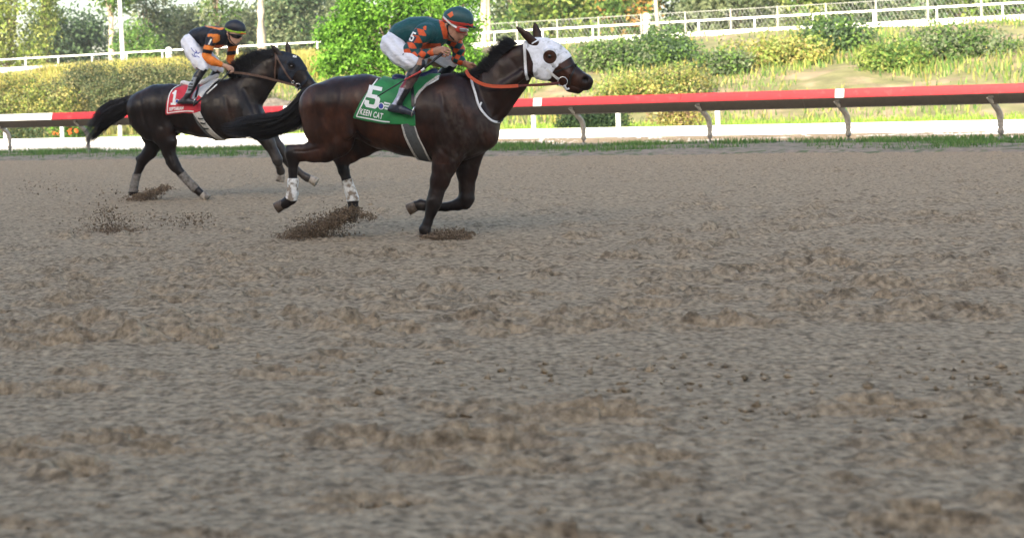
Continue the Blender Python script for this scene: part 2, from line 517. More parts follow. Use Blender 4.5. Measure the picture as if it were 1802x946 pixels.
def crown(name, blobs, n, size, cols, parent, fill=0.55, clump=14, aspect=0.55, colvar=0.3):
    """foliage: leaves gathered in twig clumps spread through ellipsoid blobs (cx,cy,cz,rx,ry,rz)"""
    B = np.array(blobs, float)
    wt = B[:, 3] * B[:, 4] * B[:, 5]; wt = wt ** 0.75; wt /= wt.sum()
    nc = max(1, n // clump)
    bi = rng.choice(len(B), nc, p=wt)
    d = rng.normal(0, 1, (nc, 3)); d /= np.linalg.norm(d, axis=1)[:, None]
    r = rng.uniform(fill ** 3, 1.08, nc) ** (1 / 3.0)
    cc = B[bi, :3] + d * r[:, None] * B[bi, 3:]
    ccol = pickcol(nc, cols, colvar)
    ci = np.repeat(np.arange(nc), clump)
    cs = size * 1.9
    pos = cc[ci] + rng.normal(0, 1, (len(ci), 3)) * cs * 0.62
    out = d[ci] + np.array([0, 0, 0.35])
    c = ccol[ci] * rng.uniform(0.85, 1.15, (len(ci), 1))
    V, T, C = leaves(pos, size * rng.uniform(0.7, 1.3, len(ci)), np.clip(c, 0, 1), out, aspect)
    return mk(name, V, T, M_leaf, parent, col=C)

def trunk(name, pts, r, m, parent, limbs=()):
    ps = [tube(smooth_path(pts, 10), np.linspace(r[0], r[1], 10), 9)]
    for lp, lr in limbs:
        ps.append(tube(smooth_path(lp, 7), np.linspace(lr, lr * 0.25, 7), 6))
    v, f = join(ps)
    return mk(name, v, f, m, parent, smooth=True)

def tree(name, px, p, zb, h, w, label, cols, n=9000, size=0.25, cat='tree', trunk_m=None, tr=0.18, base=0.35, blobs=None, group=None, lean=0.0, fill=0.5, nb=9, seed=0, clump=14):
    r = random.Random(seed * 13 + int(px))
    q = on_track(px, p)
    o = empty(name, tw(p, q, zb))
    tag(o, label, cat, group)
    if blobs is None:
        blobs = []
        for k in range(nb):
            zc = base * h + (1 - base) * h * (k + 0.5) / nb
            prof = math.sin(math.pi * (0.18 + 0.75 * (k + 0.5) / nb)) ** 0.7
            a = r.uniform(0, 6.28); rr = r.uniform(0.15, 0.55) * w / 2 * prof
            s = r.uniform(0.28, 0.48) * w / 2 * (0.6 + 0.5 * prof)
            blobs.append((rr * math.cos(a) + lean * zc, rr * math.sin(a), zc, s * 1.15, s * 1.15, s * 0.8))
            a += 2.4; rr = r.uniform(0.45, 0.8) * w / 2 * prof
            blobs.append((rr * math.cos(a) + lean * zc, rr * math.sin(a), zc, s * 0.8, s * 0.8, s * 0.6))
    limbs = [([(lean * h * base * 0.8, 0, h * base * 0.8), tuple(np.array(b[:3]) * 0.6 + np.array([0, 0, h * base * 0.4])), tuple(b[:3])], tr * 0.45) for b in blobs[::2]]
    trunk('trunk', [(0, 0, -0.3), (lean * h * 0.2, 0.05, h * 0.25), (lean * h * 0.45, 0, h * 0.5), (lean * h * 0.7, 0, h * 0.78)], (tr, tr * 0.35), trunk_m or M_bark, o, limbs)
    crown('crown', blobs, n, size, cols, o, fill=fill, clump=clump)
    return o

G_bright = [(0.13, 0.30, 0.025), (0.17, 0.36, 0.04), (0.09, 0.23, 0.02), (0.20, 0.38, 0.06)]
G_dark = [(0.075, 0.13, 0.06), (0.09, 0.15, 0.075), (0.11, 0.18, 0.08), (0.065, 0.105, 0.065)]  # leaf greens lightened, so distance haze is partly put into the colour
G_grey = [(0.15, 0.19, 0.105), (0.19, 0.23, 0.125), (0.12, 0.16, 0.09), (0.22, 0.26, 0.14)]  # likewise paler, with far haze mixed into the green
G_mid = [(0.09, 0.18, 0.04), (0.13, 0.23, 0.05), (0.16, 0.26, 0.06), (0.07, 0.14, 0.04)]
G_yel = [(0.22, 0.30, 0.06), (0.28, 0.34, 0.09), (0.17, 0.25, 0.05), (0.32, 0.36, 0.12)]
G_dry = [(0.42, 0.36, 0.10), (0.36, 0.33, 0.10), (0.46, 0.38, 0.16), (0.30, 0.32, 0.08)]
G_brush = [(0.10, 0.13, 0.05), (0.15, 0.17, 0.08), (0.08, 0.11, 0.05), (0.20, 0.20, 0.09), (0.24, 0.22, 0.11)]
def bank_z(p):
    return np.interp(p, [51.5, 54, 60, 66, 70.5, 73], [0.05, 0.5, 1.9, 3.1, 3.75, 3.85])

# the bright tree in the middle
big = [(-1.9, 0, 1.5, 1.55, 1.4, 1.15), (-2.2, 0, 3.4, 1.35, 1.4, 1.5), (-0.4, -0.4, 2.2, 1.6, 1.5, 1.5), (-0.6, 0, 4.6, 2.0, 1.6, 1.6), (1.2, 0, 1.7, 1.2, 1.3, 1.1), (1.4, 0, 3.8, 1.6, 1.5, 1.5),
       (2.6, 0.2, 2.2, 0.85, 1.0, 1.1), (2.3, 0, 4.9, 1.2, 1.2, 1.2), (0.4, 0, 6.0, 1.6, 1.4, 1.0), (-1.6, 0, 5.7, 1.3, 1.2, 1.0), (-2.9, 0, 2.3, 0.7, 0.8, 0.8)]
sub = []
rr_ = random.Random(5)
for bb in big:
    for k in range(11):
        d = np.array([rr_.gauss(0, 1) for _ in range(3)]); d /= np.linalg.norm(d)
        e = rr_.uniform(0.55, 1.02); s = rr_.uniform(0.26, 0.52)
        c = np.array(bb[:3]) + d * np.array(bb[3:]) * e
        sub.append((*c, s * 1.2, s * 1.1, s * 0.8))
tree('broadleaf_tree', 712, 58, 1.3, 6.6, 7.2, 'bright green bushy tree in the middle, behind the two riders', G_bright + [(0.07, 0.17, 0.02)], n=40000, size=0.19, tr=0.16, base=0.08, blobs=sub, fill=0.25, seed=3, clump=9)
# trees behind the upper track, left to right
def tr_(name, px, p, zb, h, w, label, cols, n=9000, **k):
    return tree(name, px, p, zb, h, w, label, cols, n=int(n * (0.68 if px < 600 else 0.9)), **k)
tr_('weeping_tree', 20, 96, 4.2, 15, 8.5, 'pale yellow-green tree with hanging sprays at the far left edge', G_yel, n=15000, size=0.36, base=0.05, nb=9, seed=1)
tr_('dark_tree', 100, 112, 4.6, 6.6, 8.0, 'dark tree right of the pale hanging one', G_dark, n=5500, size=0.42, base=0.05, seed=2)
tr_('slender_tree', 85, 101, 4.3, 13, 4.6, 'loose green tree with sky showing through, left of the tree with a bare trunk', G_mid, n=3800, size=0.36, base=0.5, seed=3)
tr_('bare_trunk_tree', 200, 98, 4.2, 13.5, 7.0, 'leafy tree with a short bare trunk just left of the tall pole', G_mid, n=7200, size=0.36, base=0.42, seed=4, trunk_m=M_palebark, tr=0.34)
tr_('dark_tree', 158, 118, 4.8, 5.6, 8.5, 'low dark tree behind the bare trunk, left of the pole', G_dark, n=5500, size=0.45, base=0.02, seed=5)
tr_('grey_green_tree', 262, 108, 4.5, 9.5, 7.5, 'dark grey-green tree with open branches just right of the tall pole', G_dark + G_grey, n=4200, size=0.4, base=0.2, seed=6)
tr_('young_tree', 245, 86, 4.0, 3.2, 4.6, 'low light green sapling at the foot of the tall pole', G_mid, n=3500, size=0.26, base=0.05, seed=7)
tr_('grey_green_tree', 335, 118, 4.8, 5.6, 7.5, 'rounded grey-green tree above the back of the rear rider', G_grey, n=9000, size=0.42, base=0.05, seed=8)
tr_('thin_tree', 385, 104, 4.4, 10, 4.4, 'thin feathery tree above the black helmet of the rear rider', G_grey + G_mid, n=2600, size=0.34, base=0.35, seed=9)
tr_('gum_tree', 464, 100, 4.3, 17, 8, 'tall tree with a pale bare trunk right of the rear rider', G_grey, n=3800, size=0.36, base=0.62, trunk_m=M_palebark, tr=0.42, seed=10)
tr_('grey_green_tree', 428, 121, 4.8, 5.2, 8, 'low grey-green tree left of the pale trunk', G_grey, n=9000, size=0.42, base=0.05, seed=11)
tr_('dense_tree', 522, 110, 4.6, 6.6, 9.0, 'dense rounded grey-green tree between the pale trunk and the bright tree', G_grey + G_dark, n=13000, size=0.4, base=0.03, nb=10, seed=12)
tr_('dense_tree', 590, 124, 4.9, 7, 9, 'grey-green tree mostly hidden behind the left side of the bright tree', G_grey, n=7000, size=0.42, base=0.05, seed=13)
tr_('dense_tree', 905, 116, 4.8, 9.5, 9, 'mid green tree just right of the two palm trunks', G_grey + G_mid, n=9000, size=0.4, base=0.03, seed=14)
tr_('yellowing_tree', 985, 110, 4.7, 10.5, 10, 'yellow-green tree above the ears of the leading horse', G_yel + G_mid, n=12000, size=0.4, base=0.03, seed=15)
tr_('yellowing_tree', 1062, 114, 4.8, 11, 10, 'broad yellow-green tree above the muzzle of the leading horse', G_yel + G_mid, n=12000, size=0.4, base=0.03, seed=16)
tr_('rusty_tree', 1120, 106, 4.6, 9.5, 7, 'tree with rusty orange foliage left of the striped furlong post', G_mid + [(0.40, 0.22, 0.06), (0.34, 0.24, 0.08)], n=8000, size=0.38, base=0.03, seed=17)
tr_('dense_tree', 1205, 112, 4.8, 11, 9, 'dark green tree behind the young palm', G_mid + G_dark, n=10000, size=0.4, base=0.03, seed=18)
for i, (px, pal, lab) in enumerate([(1300, G_grey, 'grey-green tree, first one right of the young palm'), (1395, G_yel + G_mid, 'yellow-green tree, second one right of the young palm'),
                                    (1490, G_mid, 'mid green tree, third one right of the young palm'), (1590, G_grey + G_dark, 'dark tree, fourth one right of the young palm'),
                                    (1690, G_mid + G_yel, 'light green tree, fifth one right of the young palm'), (1790, G_grey, 'grey-green tree at the far right edge')]):
    tr_('background_tree', px, 110 + (i % 3) * 5, 4.8, 11.5, 10.5, lab, pal, n=10000, size=0.42, base=0.03, seed=20 + i)

# far wood that closes the view behind the separate trees
blobs = []
for k in range(64):
    q = -78 + 156 * k / 63
    hh = 2.0 + 2.6 * vnoise(np.array([k * 0.45]), np.array([0.5]), 5)[0] * (0.75 if q < 12 else 1) + (3.0 if q > 12 else -0.9)
    blobs.append((*(TN * 146 + TT * q)[:2], 4.6 + hh * 0.5, 3.0, 2.5, hh * 0.62))
o = crown('far_wood', blobs, 42000, 0.6, G_grey + G_dark + G_mid, None, fill=0.5)
tag(o, 'far strip of grey-green woodland closing the view', 'wood', kind='stuff')

# palms
def palm(px, p, zb, h, lean, label, nf=16, fl=2.0, tr=0.18, cols=G_yel, seed=0, group=None):
    r = random.Random(seed)
    q = on_track(px, p)
    o = empty('palm_tree', tw(p, q, zb)); tag(o, label, 'palm', group)
    trunk('trunk', [(0, 0, -0.3), (lean * 0.25, 0, h * 0.33), (lean * 0.6, 0, h * 0.66), (lean, 0, h)], (tr, tr * 0.75), M_palebark, o)
    fr_me = []
    for k in range(nf):
        a = k * 2.4 + r.uniform(-.2, .2); el = r.uniform(-0.25, 1.0)
        Ln = fl * r.uniform(0.8, 1.1)
        pts = [np.array([lean, 0, h]) + Ln * np.array([math.cos(a) * t * math.cos(el * (1 - t)), math.sin(a) * t * math.cos(el * (1 - t)), math.sin(el) * t - 0.75 * t * t]) for t in np.linspace(0, 1, 12)]
        pts = np.array(pts)
        ps = [tube(pts, np.linspace(0.03, 0.008, 12), 4)]
        V, Fq = join(ps)
        V = list(V); Fq = list(Fq)
        side = np.array([-math.sin(a), math.cos(a), 0])
        for i in range(1, 12):
            for s in (-1, 1):
                for e in (0, 0.5):
                    b = pts[i] * (1 - e) + pts[i - 1] * e
                    l = fl * 0.30 * (1 - 0.5 * abs(i - 5) / 6.0)
                    fw = (pts[i] - pts[i - 1]) / np.linalg.norm(pts[i] - pts[i - 1])
                    tip = b + l * (side * s * 0.8 + fw * 0.55) - np.array([0, 0, l * 0.45])
                    n0 = len(V); V += [b - fw * 0.03, b + fw * 0.03, tip]; Fq.append([n0, n0 + 1, n0 + 2])
        c = np.array(cols[k % len(cols)]) * r.uniform(.8, 1.2)
        mk('frond', np.array(V), Fq, M_leaf, o, col=np.tile(c, (len(V), 1)))
    return o
palm(853, 97, 4.2, 7.2, 0.4, 'left one of two palm trunks behind the green helmet', nf=14, fl=2.4, tr=0.26, seed=1, cols=G_mid)
palm(864, 99, 4.3, 7.6, -0.1, 'right one of two palm trunks behind the green helmet', nf=14, fl=2.4, tr=0.2, seed=2, cols=G_mid)
palm(1163, 66, 3.0, 4.6, -0.25, 'young palm with yellowing fronds at the top right', nf=12, fl=2.1, tr=0.1, seed=3, cols=G_yel + [(0.45, 0.40, 0.08)])

# shrubs and bushes
def bush(name, px, p, zb, w, h, label, cols, n=3000, size=0.13, cat='bush', seed=0, group=None, boxy=False):
    r = random.Random(seed + int(px))
    q = on_track(px, p)
    o = empty(name, tw(p, q, zb), RZ); tag(o, label, cat, group)
    bl = []
    if boxy:
        for k in range(7):
            bl.append(((k - 3) / 3.0 * w * 0.36, 0, h * 0.46, w * 0.16, w * 0.2, h * 0.5))
    else:
        for k in range(8):
            a = k * 2.4; rr = w * 0.32 * math.sqrt(k / 8.0)
            s = r.uniform(0.22, 0.34) * w
            bl.append((rr * math.cos(a) * 1.2, rr * math.sin(a) * 0.7, h * r.uniform(0.3, 0.62), s, s * 0.8, h * r.uniform(0.3, 0.46)))
    trunk('stem', [(0, 0, -0.15), (0.03, 0, h * 0.2), (0, 0.03, h * 0.45)], (0.05, 0.02), M_bark, o, [([(0, 0, 0.05), tuple(np.array(b[:3]) * .6), b[:3]], 0.02) for b in bl[:5]])
    crown('foliage', bl, n, size, cols, o, fill=0.45, clump=10)
    return o
bush('hedge', 1042, 46.5, 0.0, 2.3, 1.05, 'dark clipped hedge on the lawn seen under the red rail', [(0.04, 0.075, 0.03), (0.06, 0.10, 0.04), (0.03, 0.06, 0.03)], n=9000, size=0.09, cat='hedge', boxy=True)
hb = bush('flowering_bush', 128, 46.5, 0.0, 1.8, 1.15, 'low bush with orange flowers seen under the rail at the left', G_mid + [(0.14, 0.3, 0.03)], n=3500, size=0.1, seed=2)
for k in range(9):
    c = np.array([random.uniform(-0.75, 0.75), -random.uniform(0.25, 0.6), random.uniform(0.35, 1.0)])
    V, T = rocklets(c + rng.normal(0, 0.035, (12, 3)), np.full(12, 0.05), 50 + k, 1.0)
    mk('blossom', V, T, mat('orange_petals', (0.75, 0.14, 0.03), rough=0.6) if k == 0 else bpy.data.materials['orange_petals'], hb)
bush('dry_bush', 1196, 47, 0.0, 1.9, 1.2, 'dry brownish bush on the lawn under the right end of the red rail', G_dry + [(0.25, 0.16, 0.1)], n=2600, size=0.1, seed=3)
bush('dark_bush', 40, 49.5, 0.0, 2.6, 0.95, 'dark low bush on the lawn under the white part of the rail', G_dark + G_brush, n=3500, size=0.11, seed=4)
bush('bank_bush', 1085, 62, 1.9, 4.0, 1.8, 'large green bush on the bank in front of the leading horse', G_mid + G_grey, n=8000, size=0.15, seed=5)
bush('bank_bush', 1160, 63, 2.0, 4.2, 1.9, 'large dark green bush on the bank below the young palm', G_mid + G_dark, n=8000, size=0.15, seed=6)
bush('straw_bush', 1125, 55.5, 0.5, 3.0, 1.5, 'straw coloured bush above the red rail, right of the muzzle', G_dry + G_yel, n=4500, size=0.13, seed=7)
bush('straw_bush', 1190, 56, 0.6, 3.2, 1.9, 'taller straw coloured bush above the red rail at the right', G_dry + G_yel + G_brush, n=5000, size=0.13, seed=8)
for i, (px, pal, lab) in enumerate([(1270, G_mid + G_grey, 'green bush on the bank, nearest to the young palm on its right'), (1370, G_dry + G_yel, 'pale dry bush on the bank between two green ones at the right'),
                                    (1470, G_mid + G_dark, 'dark green bush on the bank right of the pale dry one'), (1580, G_yel + G_mid, 'yellow-green bush low on the bank at the right'),
                                    (1700, G_grey + G_mid, 'grey-green bush on the bank at the far right')]):
    bush('bank_bush', px, 60 + (i % 3) * 2, 1.6 + 0.3 * (i % 3), 2.6 + 0.9 * ((i * 2) % 3), 1.2 + 0.4 * (i % 3), lab, pal, n=4500, size=0.16, seed=30 + i)
# brush on the left bank: separate shrubs with dry yellow tops
kk = 0
places = ['at the far left edge', 'second from the left edge', 'above the white end of the rail', 'below the pale hanging tree', 'above the red part of the rail', 'above the tail of the rear horse',
          'left of the rear horse back', 'below the tall pole', 'behind the rump of the rear horse', 'behind the saddle of the rear horse', 'behind the seat of the rear rider', 'between the rear rider and his horse neck', 'behind the ears of the rear horse']
for i in range(13):
    px = -12 + i * 36
    pz = 56.0 + 1.5 * (i % 3) - (1.5 if i < 4 else 0)
    bush('bank_shrub', px, pz, bank_z(pz) - 0.25, 3.4, 2.1 + 0.5 * (i % 2), 'brushy grey-green shrub on the left bank ' + places[i], (G_brush + [(0.075, 0.11, 0.05), (0.11, 0.13, 0.07)] if i >= 4 else G_brush + G_dry + G_yel), n=6000, size=0.12, seed=60 + i)

# grass: verge, lawn, bank
def scatter_grass(name, label, n, prange, qrange, hr, w, cols, zf, mask=None, lean=0.5, jit=0.25):
    p = rng.uniform(*prange, n); q = rng.uniform(*qrange, n)
    if mask is not None:
        k = mask(p, q) > rng.uniform(0, 1, n); p, q = p[k], q[k]
    n = len(p)
    pos = p[:, None] * TN + q[:, None] * TT; pos[:, 2] = zf(p, q)
    h = rng.uniform(*hr, n) * (np.clip((73.5 - p) / 8.0, 0.3, 1) if hr[1] > 1 else 1)
    V, T, C = blades(pos, h, w, pickcol(n, cols, jit), lean)
    return tag(mk(name, V, T, M_grassb, col=C), label, 'grass', kind='stuff')
G_verge = [(0.07, 0.17, 0.035), (0.10, 0.21, 0.045), (0.06, 0.13, 0.03), (0.14, 0.21, 0.06)]
def vmask(p, q):
    m = fbm(p * 0.9, q * 0.55, 3, 11)
    return np.clip((m - 0.34) * 6, 0, 1) * np.clip((p - 30.0) / 1.2, 0, 1)
scatter_grass('verge_grass', 'tufts of green grass along the foot of the rail', 170000, (29.9, 35.6), (-60, 34), (0.05, 0.17), 0.009, G_verge, lambda p, q: 0.03 + 0 * p, vmask, lean=0.9)
scatter_grass('lawn_grass', 'sunlit yellow-green grass of the infield lawn', 42000, (42.2, 52.5), (-40, 34), (0.08, 0.25), 0.02, [(0.20, 0.32, 0.04), (0.26, 0.36, 0.06), (0.16, 0.28, 0.04), (0.32, 0.36, 0.09)], lambda p, q: 0.03 + np.clip(p - 49, 0, 9) * 0.03, None)
qm = on_track(470, 62)
scatter_grass('bank_grass', 'tall dry yellow grass over the top of the left bank', 80000, (62.0, 72.2), (-62, qm + 3), (0.5, 1.2), 0.03, G_dry + [(0.34, 0.36, 0.08)], lambda p, q: bank_z(p) - 0.1, lambda p, q: np.clip((fbm(p * .4, q * .4, 3, 14) - 0.3) * 5, 0, 1), lean=0.6)
scatter_grass('bank_grass', 'short green and straw grass on the bank behind the leading horse', 60000, (52.0, 71.5), (qm - 2, 50), (0.15, 0.5), 0.03, G_yel + G_dry[:2] + G_mid, lambda p, q: bank_z(p) - 0.08, lambda p, q: np.clip((fbm(p * .4, q * .4, 3, 15) - 0.3) * 4, 0, 1), lean=0.6)
scatter_grass('bank_grass', 'straw coloured grass at the foot of the left bank', 26000, (51.5, 60), (-62, qm), (0.2, 0.6), 0.025, G_dry + G_brush, lambda p, q: bank_z(p) - 0.08, lambda p, q: np.clip((fbm(p * .4, q * .4, 3, 16) - 0.3) * 4, 0, 1), lean=0.6)

# upper white rail, kerb, wire fence, pole, furlong post, boulder
ur = empty('upper_rail', tw(80, 0), RZ); tag(ur, 'thin white rail along the upper track on top of the bank', 'rail')
for k in range(-44, 26):
    vv, ff = box((k * 3.0, 0, 4.45), (0.07, 0.07, 1.1)); mk('rail_post', vv, ff, M_white, ur)
for k in range(-22, 13):
    vv, ff = box((k * 6.0, 0, 4.98), (5.97, 0.08, 0.09)); mk('top_rail', vv, ff, M_white, ur)
kb = empty('white_kerb', tw(72.2, 0), RZ); tag(kb, 'low white kerb where the bank meets the upper track', 'kerb')
for k in range(-12, 13):
    vv, ff = box((k * 6.0, 0, 3.92), (5.95, 0.2, 0.36)); mk('kerb_piece', vv, ff, M_white, kb)
fe = empty('wire_fence', tw(84.5, 0), RZ); tag(fe, 'grey wire mesh fence behind the upper rail', 'fence')
fq0 = on_track(845, 84.5)
M_wire = mat('wire', (0.30, 0.31, 0.30), rough=0.7, metal=0.2)
for k in range(0, 20):
    a = fq0 + k * 2.6
    vv, ff = box((a, 0, 4.85), (0.07, 0.07, 1.8)); mk('fence_post', vv, ff, M_galv, fe)
    ps = [box((a + 1.3, 0, 5.7), (2.5, 0.03, 0.03)), box((a + 1.3, 0, 4.2), (2.5, 0.04, 0.04))]
    for j in range(12):
        for s in (-1, 1):
            x0 = a + 0.05 + 2.5 * j / 12; x1 = x0 + s * 0.8
            x1 = min(max(x1, a + 0.05), a + 2.55); zz1 = 4.2 + 1.5 * abs(x1 - x0) / 0.8
            ps.append(tube([(x0, 0, 4.2), (x1, 0, max(zz1, 4.5))], 0.006, 3))
            ps.append(tube([(x1, 0, max(zz1, 4.5)), (x0, 0, 5.7)], 0.006, 3))
    vv, ff = join(ps); mk('mesh_panel', vv, ff, M_wire, fe)
q = on_track(219.5, 78.0)
pb = tw(78.0, q, 3.9); pl = empty('lamp_pole', pb)
tag(pl, 'tall slim white pole standing by the upper track', 'pole')
vv, ff = tube([(0, 0, -0.2), (-0.15, 0, 6), (-0.3, 0, 12.5)], [0.15, 0.12, 0.09], 10); mk('shaft', vv, ff, M_white, pl, smooth=True)
vv, ff = join([box((0, 0, 0.05), (0.5, 0.5, 0.12))]); mk('base_plate', vv, ff, M_galv, pl)
vv, ff = join([box((-0.3, -0.3, 12.45), (0.1, 0.9, 0.08)), box((-0.3, -0.85, 12.42), (0.28, 0.5, 0.14))]); mk('lamp_arm', vv, ff, M_galv, pl)
q = on_track(1142, 74.0)
fp = empty('furlong_post', tw(74, q, 3.85)); tag(fp, 'short white furlong post with grey bands by the young palm', 'post')
vv, ff = tube([(0, 0, -0.1), (0, 0, 1.15), (0, 0, 1.32), (0, 0, 1.37)], [0.18, 0.18, 0.15, 0.04], 14); mk('shaft', vv, ff, M_white, fp, smooth=False)
for zb_ in (0.45, 0.72, 0.98):
    vv, ff = tube([(0, 0, zb_), (0, 0, zb_ + 0.1)], 0.19, 14); mk('band', vv, ff, M_galv, fp)
q = on_track(300, 77.0)
fp = empty('furlong_post', tw(77, q, 3.9)); tag(fp, 'white banded furlong post by the rear rider seat', 'post')
vv, ff = tube([(0, 0, -0.1), (0, 0, 0.95), (0, 0, 1.1), (0, 0, 1.14)], [0.2, 0.2, 0.16, 0.05], 14); mk('shaft', vv, ff, M_white, fp)
for zb_ in (0.35, 0.6, 0.85):
    vv, ff = tube([(0, 0, zb_), (0, 0, zb_ + 0.1)], 0.212, 14); mk('band', vv, ff, M_galv, fp)
def boulder(px, p, z, r, label, seed):
    o = empty('boulder', tw(p, on_track(px, p), z)); tag(o, label, 'boulder')
    bm = bmesh.new(); bmesh.ops.create_icosphere(bm, subdivisions=4, radius=1)
    V = np.array([v.co[:] for v in bm.verts]); Fx = np.array([[v.index for v in f.verts] for f in bm.faces]); bm.free()
    d = 0.75 + 0.5 * fbm(V[:, 0] * 1.7 + 9 + seed, V[:, 1] * 1.7 + V[:, 2] * 1.3 + 5, 4, seed)
    V = V * d[:, None] * np.array(r)
    mk('rock', V, Fx, M_rock, o, smooth=True)
boulder(484, 50.5, 0.55, (1.3, 1.0, 0.85), 'grey-brown boulder behind the rail below the rear horse chin', 3)
boulder(1078, 53, 0.55, (0.35, 0.3, 0.35), 'small pale stone above the red rail near the muzzle', 8)
for i, (px, r) in enumerate([(25, .8), (70, .5)]):
    boulder(px, 53.5, 0.7, (r, r * .8, r * .5), ['flat brown rock at the foot of the left bank by the frame edge', 'smaller flat brown rock at the foot of the left bank'][i], 12 + i)
# ================================================================== implicit-surface modelling
class Frame:
    """a figure's own upright frame: local x = heading, y = away from the camera, z = up"""
    def __init__(self, px, py, phi, back=0.0):
        self.phi = phi
        self.ex = np.array([math.cos(phi), -math.sin(phi), 0]); self.ey = np.array([math.sin(phi), math.cos(phi), 0])
        g = Gd(px, py)
        self.O = g + self.ey * back
        self.cam = self.loc(np.array([0, 0, H]))
    def loc(self, w):
        d = np.asarray(w, float) - self.O
        return np.array([d @ self.ex, d @ self.ey, d[2]])
    def ray(self, px, py):
        u, v = unroll(px, py)
        d = np.array([u, F, v]); d = np.array([d @ self.ex, d @ self.ey, d[2]])
        return d / np.linalg.norm(d)
    def pt(self, px, py, y=0.0):
        d = self.ray(px, py)
        return self.cam + d * ((y - self.cam[1]) / d[1])
    def scale(self, px, py, y=0.0):
        l = self.pt(px, py, y)
        Y = self.O[1] + l[0] * self.ex[1] + l[1] * self.ey[1]
        return F / Y
    def px(self, L):
        """local points (n,3) -> picture pixels (n,2)"""
        L = np.atleast_2d(L)
        Wd = self.O + L[:, :1] * self.ex + L[:, 1:2] * self.ey
        Wd = Wd + np.array([0, 0, 1.0]) * L[:, 2:3]
        u = Wd[:, 0] * F / Wd[:, 1]; v = (Wd[:, 2] - H) * F / Wd[:, 1]
        c, s = math.cos(ROLL), math.sin(ROLL)
        u0 = u * c - v * s; v0 = u * s + v * c
        return np.stack([CX + u0, CY - v0], 1)
    def empty(self, name):
        return empty(name, self.O, -self.phi)

def seg_d(p, s):
    a, b, ra, rb, sa, sb = s[:6]
    ab = b - a
    L2 = max(float(ab @ ab), 1e-9)
    X, Y, Z = p
    t = ((X - a[0]) * ab[0] + (Y - a[1]) * ab[1] + (Z - a[2]) * ab[2]) / L2
    t = np.clip(t, 0, 1)
    dx = X - a[0] - t * ab[0]; dy = (Y - a[1] - t * ab[1]) / (sa + (sb - sa) * t); dz = Z - a[2] - t * ab[2]
    return np.sqrt(dx * dx + dy * dy + dz * dz) - (ra + (rb - ra) * t)

def poly_sd(pts, X, Z):
    """signed distance to a polygon in (x, z), negative inside"""
    pts = np.asarray(pts, float); n = len(pts)
    d = np.full(X.shape, 1e9); ins = np.zeros(X.shape, bool)
    for i in range(n):
        a = pts[i]; b = pts[(i + 1) % n]
        e = b - a; wx = X - a[0]; wz = Z - a[1]
        t = np.clip((wx * e[0] + wz * e[1]) / max(e @ e, 1e-12), 0, 1)
        d = np.minimum(d, (wx - t * e[0]) ** 2 + (wz - t * e[1]) ** 2)
        if a[1] != b[1]:
            c = ((a[1] > Z) != (b[1] > Z)) & (X < (b[0] - a[0]) * (Z - a[1]) / (b[1] - a[1]) + a[0])
            ins ^= c
    d = np.sqrt(d)
    return np.where(ins, -d, d)

class Body:
    def __init__(self, fr):
        self.fr = fr; self.prims = []; self.cuts = []
    def chain(self, nodes, k=0.03, ratio=1.0, col=None, grow=0.0):
        """nodes: (px, py, y, r_px[, ratio])"""
        out = []
        for n in nodes:
            s = self.fr.scale(n[0], n[1], n[2])
            out.append((self.fr.pt(n[0], n[1], n[2]), n[3] / s + grow, n[4] if len(n) > 4 else ratio))
        if len(out) == 1: out = out * 2
        for (a, ra, sa), (b, rb, sb) in zip(out[:-1], out[1:]):
            self.prims.append((a, b, ra, rb, sa, sb, k, col))
        return self
    def cut(self, px, py, y, r, ratio=1.0):
        s = self.fr.scale(px, py, y)
        p = self.fr.pt(px, py, y)
        self.cuts.append((p, p, r / s, r / s, ratio, ratio))
    def field(self, vox, lo=None, hi=None, grow=0.0):
        if lo is None:
            lo = np.min([np.minimum(p[0], p[1]) - max(p[2], p[3]) * max(1, p[4], p[5]) for p in self.prims], 0) - 3 * vox - grow
            hi = np.max([np.maximum(p[0], p[1]) + max(p[2], p[3]) * max(1, p[4], p[5]) for p in self.prims], 0) + 3 * vox + grow
        n = np.ceil((hi - lo) / vox).astype(int) + 1
        ax = [lo[i] + vox * np.arange(n[i]) for i in range(3)]
        g = np.full(n, 0.5, dtype=np.float64)
        for p in self.prims:
            R = max(p[2], p[3]) * np.array([1, max(1, p[4], p[5]), 1]) + 0.075 + grow
            a = np.minimum(p[0], p[1]) - R; b = np.maximum(p[0], p[1]) + R
            i0 = np.clip(np.floor((a - lo) / vox).astype(int), 0, n); i1 = np.clip(np.ceil((b - lo) / vox).astype(int) + 1, 0, n)
            if np.any(i1 <= i0): continue
            sl = tuple(slice(i0[i], i1[i]) for i in range(3))
            pt = (ax[0][sl[0]][:, None, None], ax[1][sl[1]][None, :, None], ax[2][sl[2]][None, None, :])
            d = seg_d(pt, p) - grow
            gg = g[sl]; k = p[6]
            h = np.clip(0.5 + 0.5 * (gg - d) / k, 0, 1)
            g[sl] = gg * (1 - h) + d * h - k * h * (1 - h)
        for c in self.cuts:
            pt = (ax[0][:, None, None], ax[1][None, :, None], ax[2][None, None, :])
            g = np.maximum(g, -seg_d(pt, c))
        return g, lo, ax
    def colors(self, V, default):
        w = np.zeros(len(V)); C = np.zeros((len(V), 3))
        pt = (V[:, 0], V[:, 1], V[:, 2])
        for p in self.prims:
            d = seg_d(pt, p)
            e = np.exp(-np.clip(d + 0.02, 0, 1) / 0.010) + 1e-12
            w += e; C += e[:, None] * np.array(p[7] if p[7] is not None else default)
        return C / w[:, None]

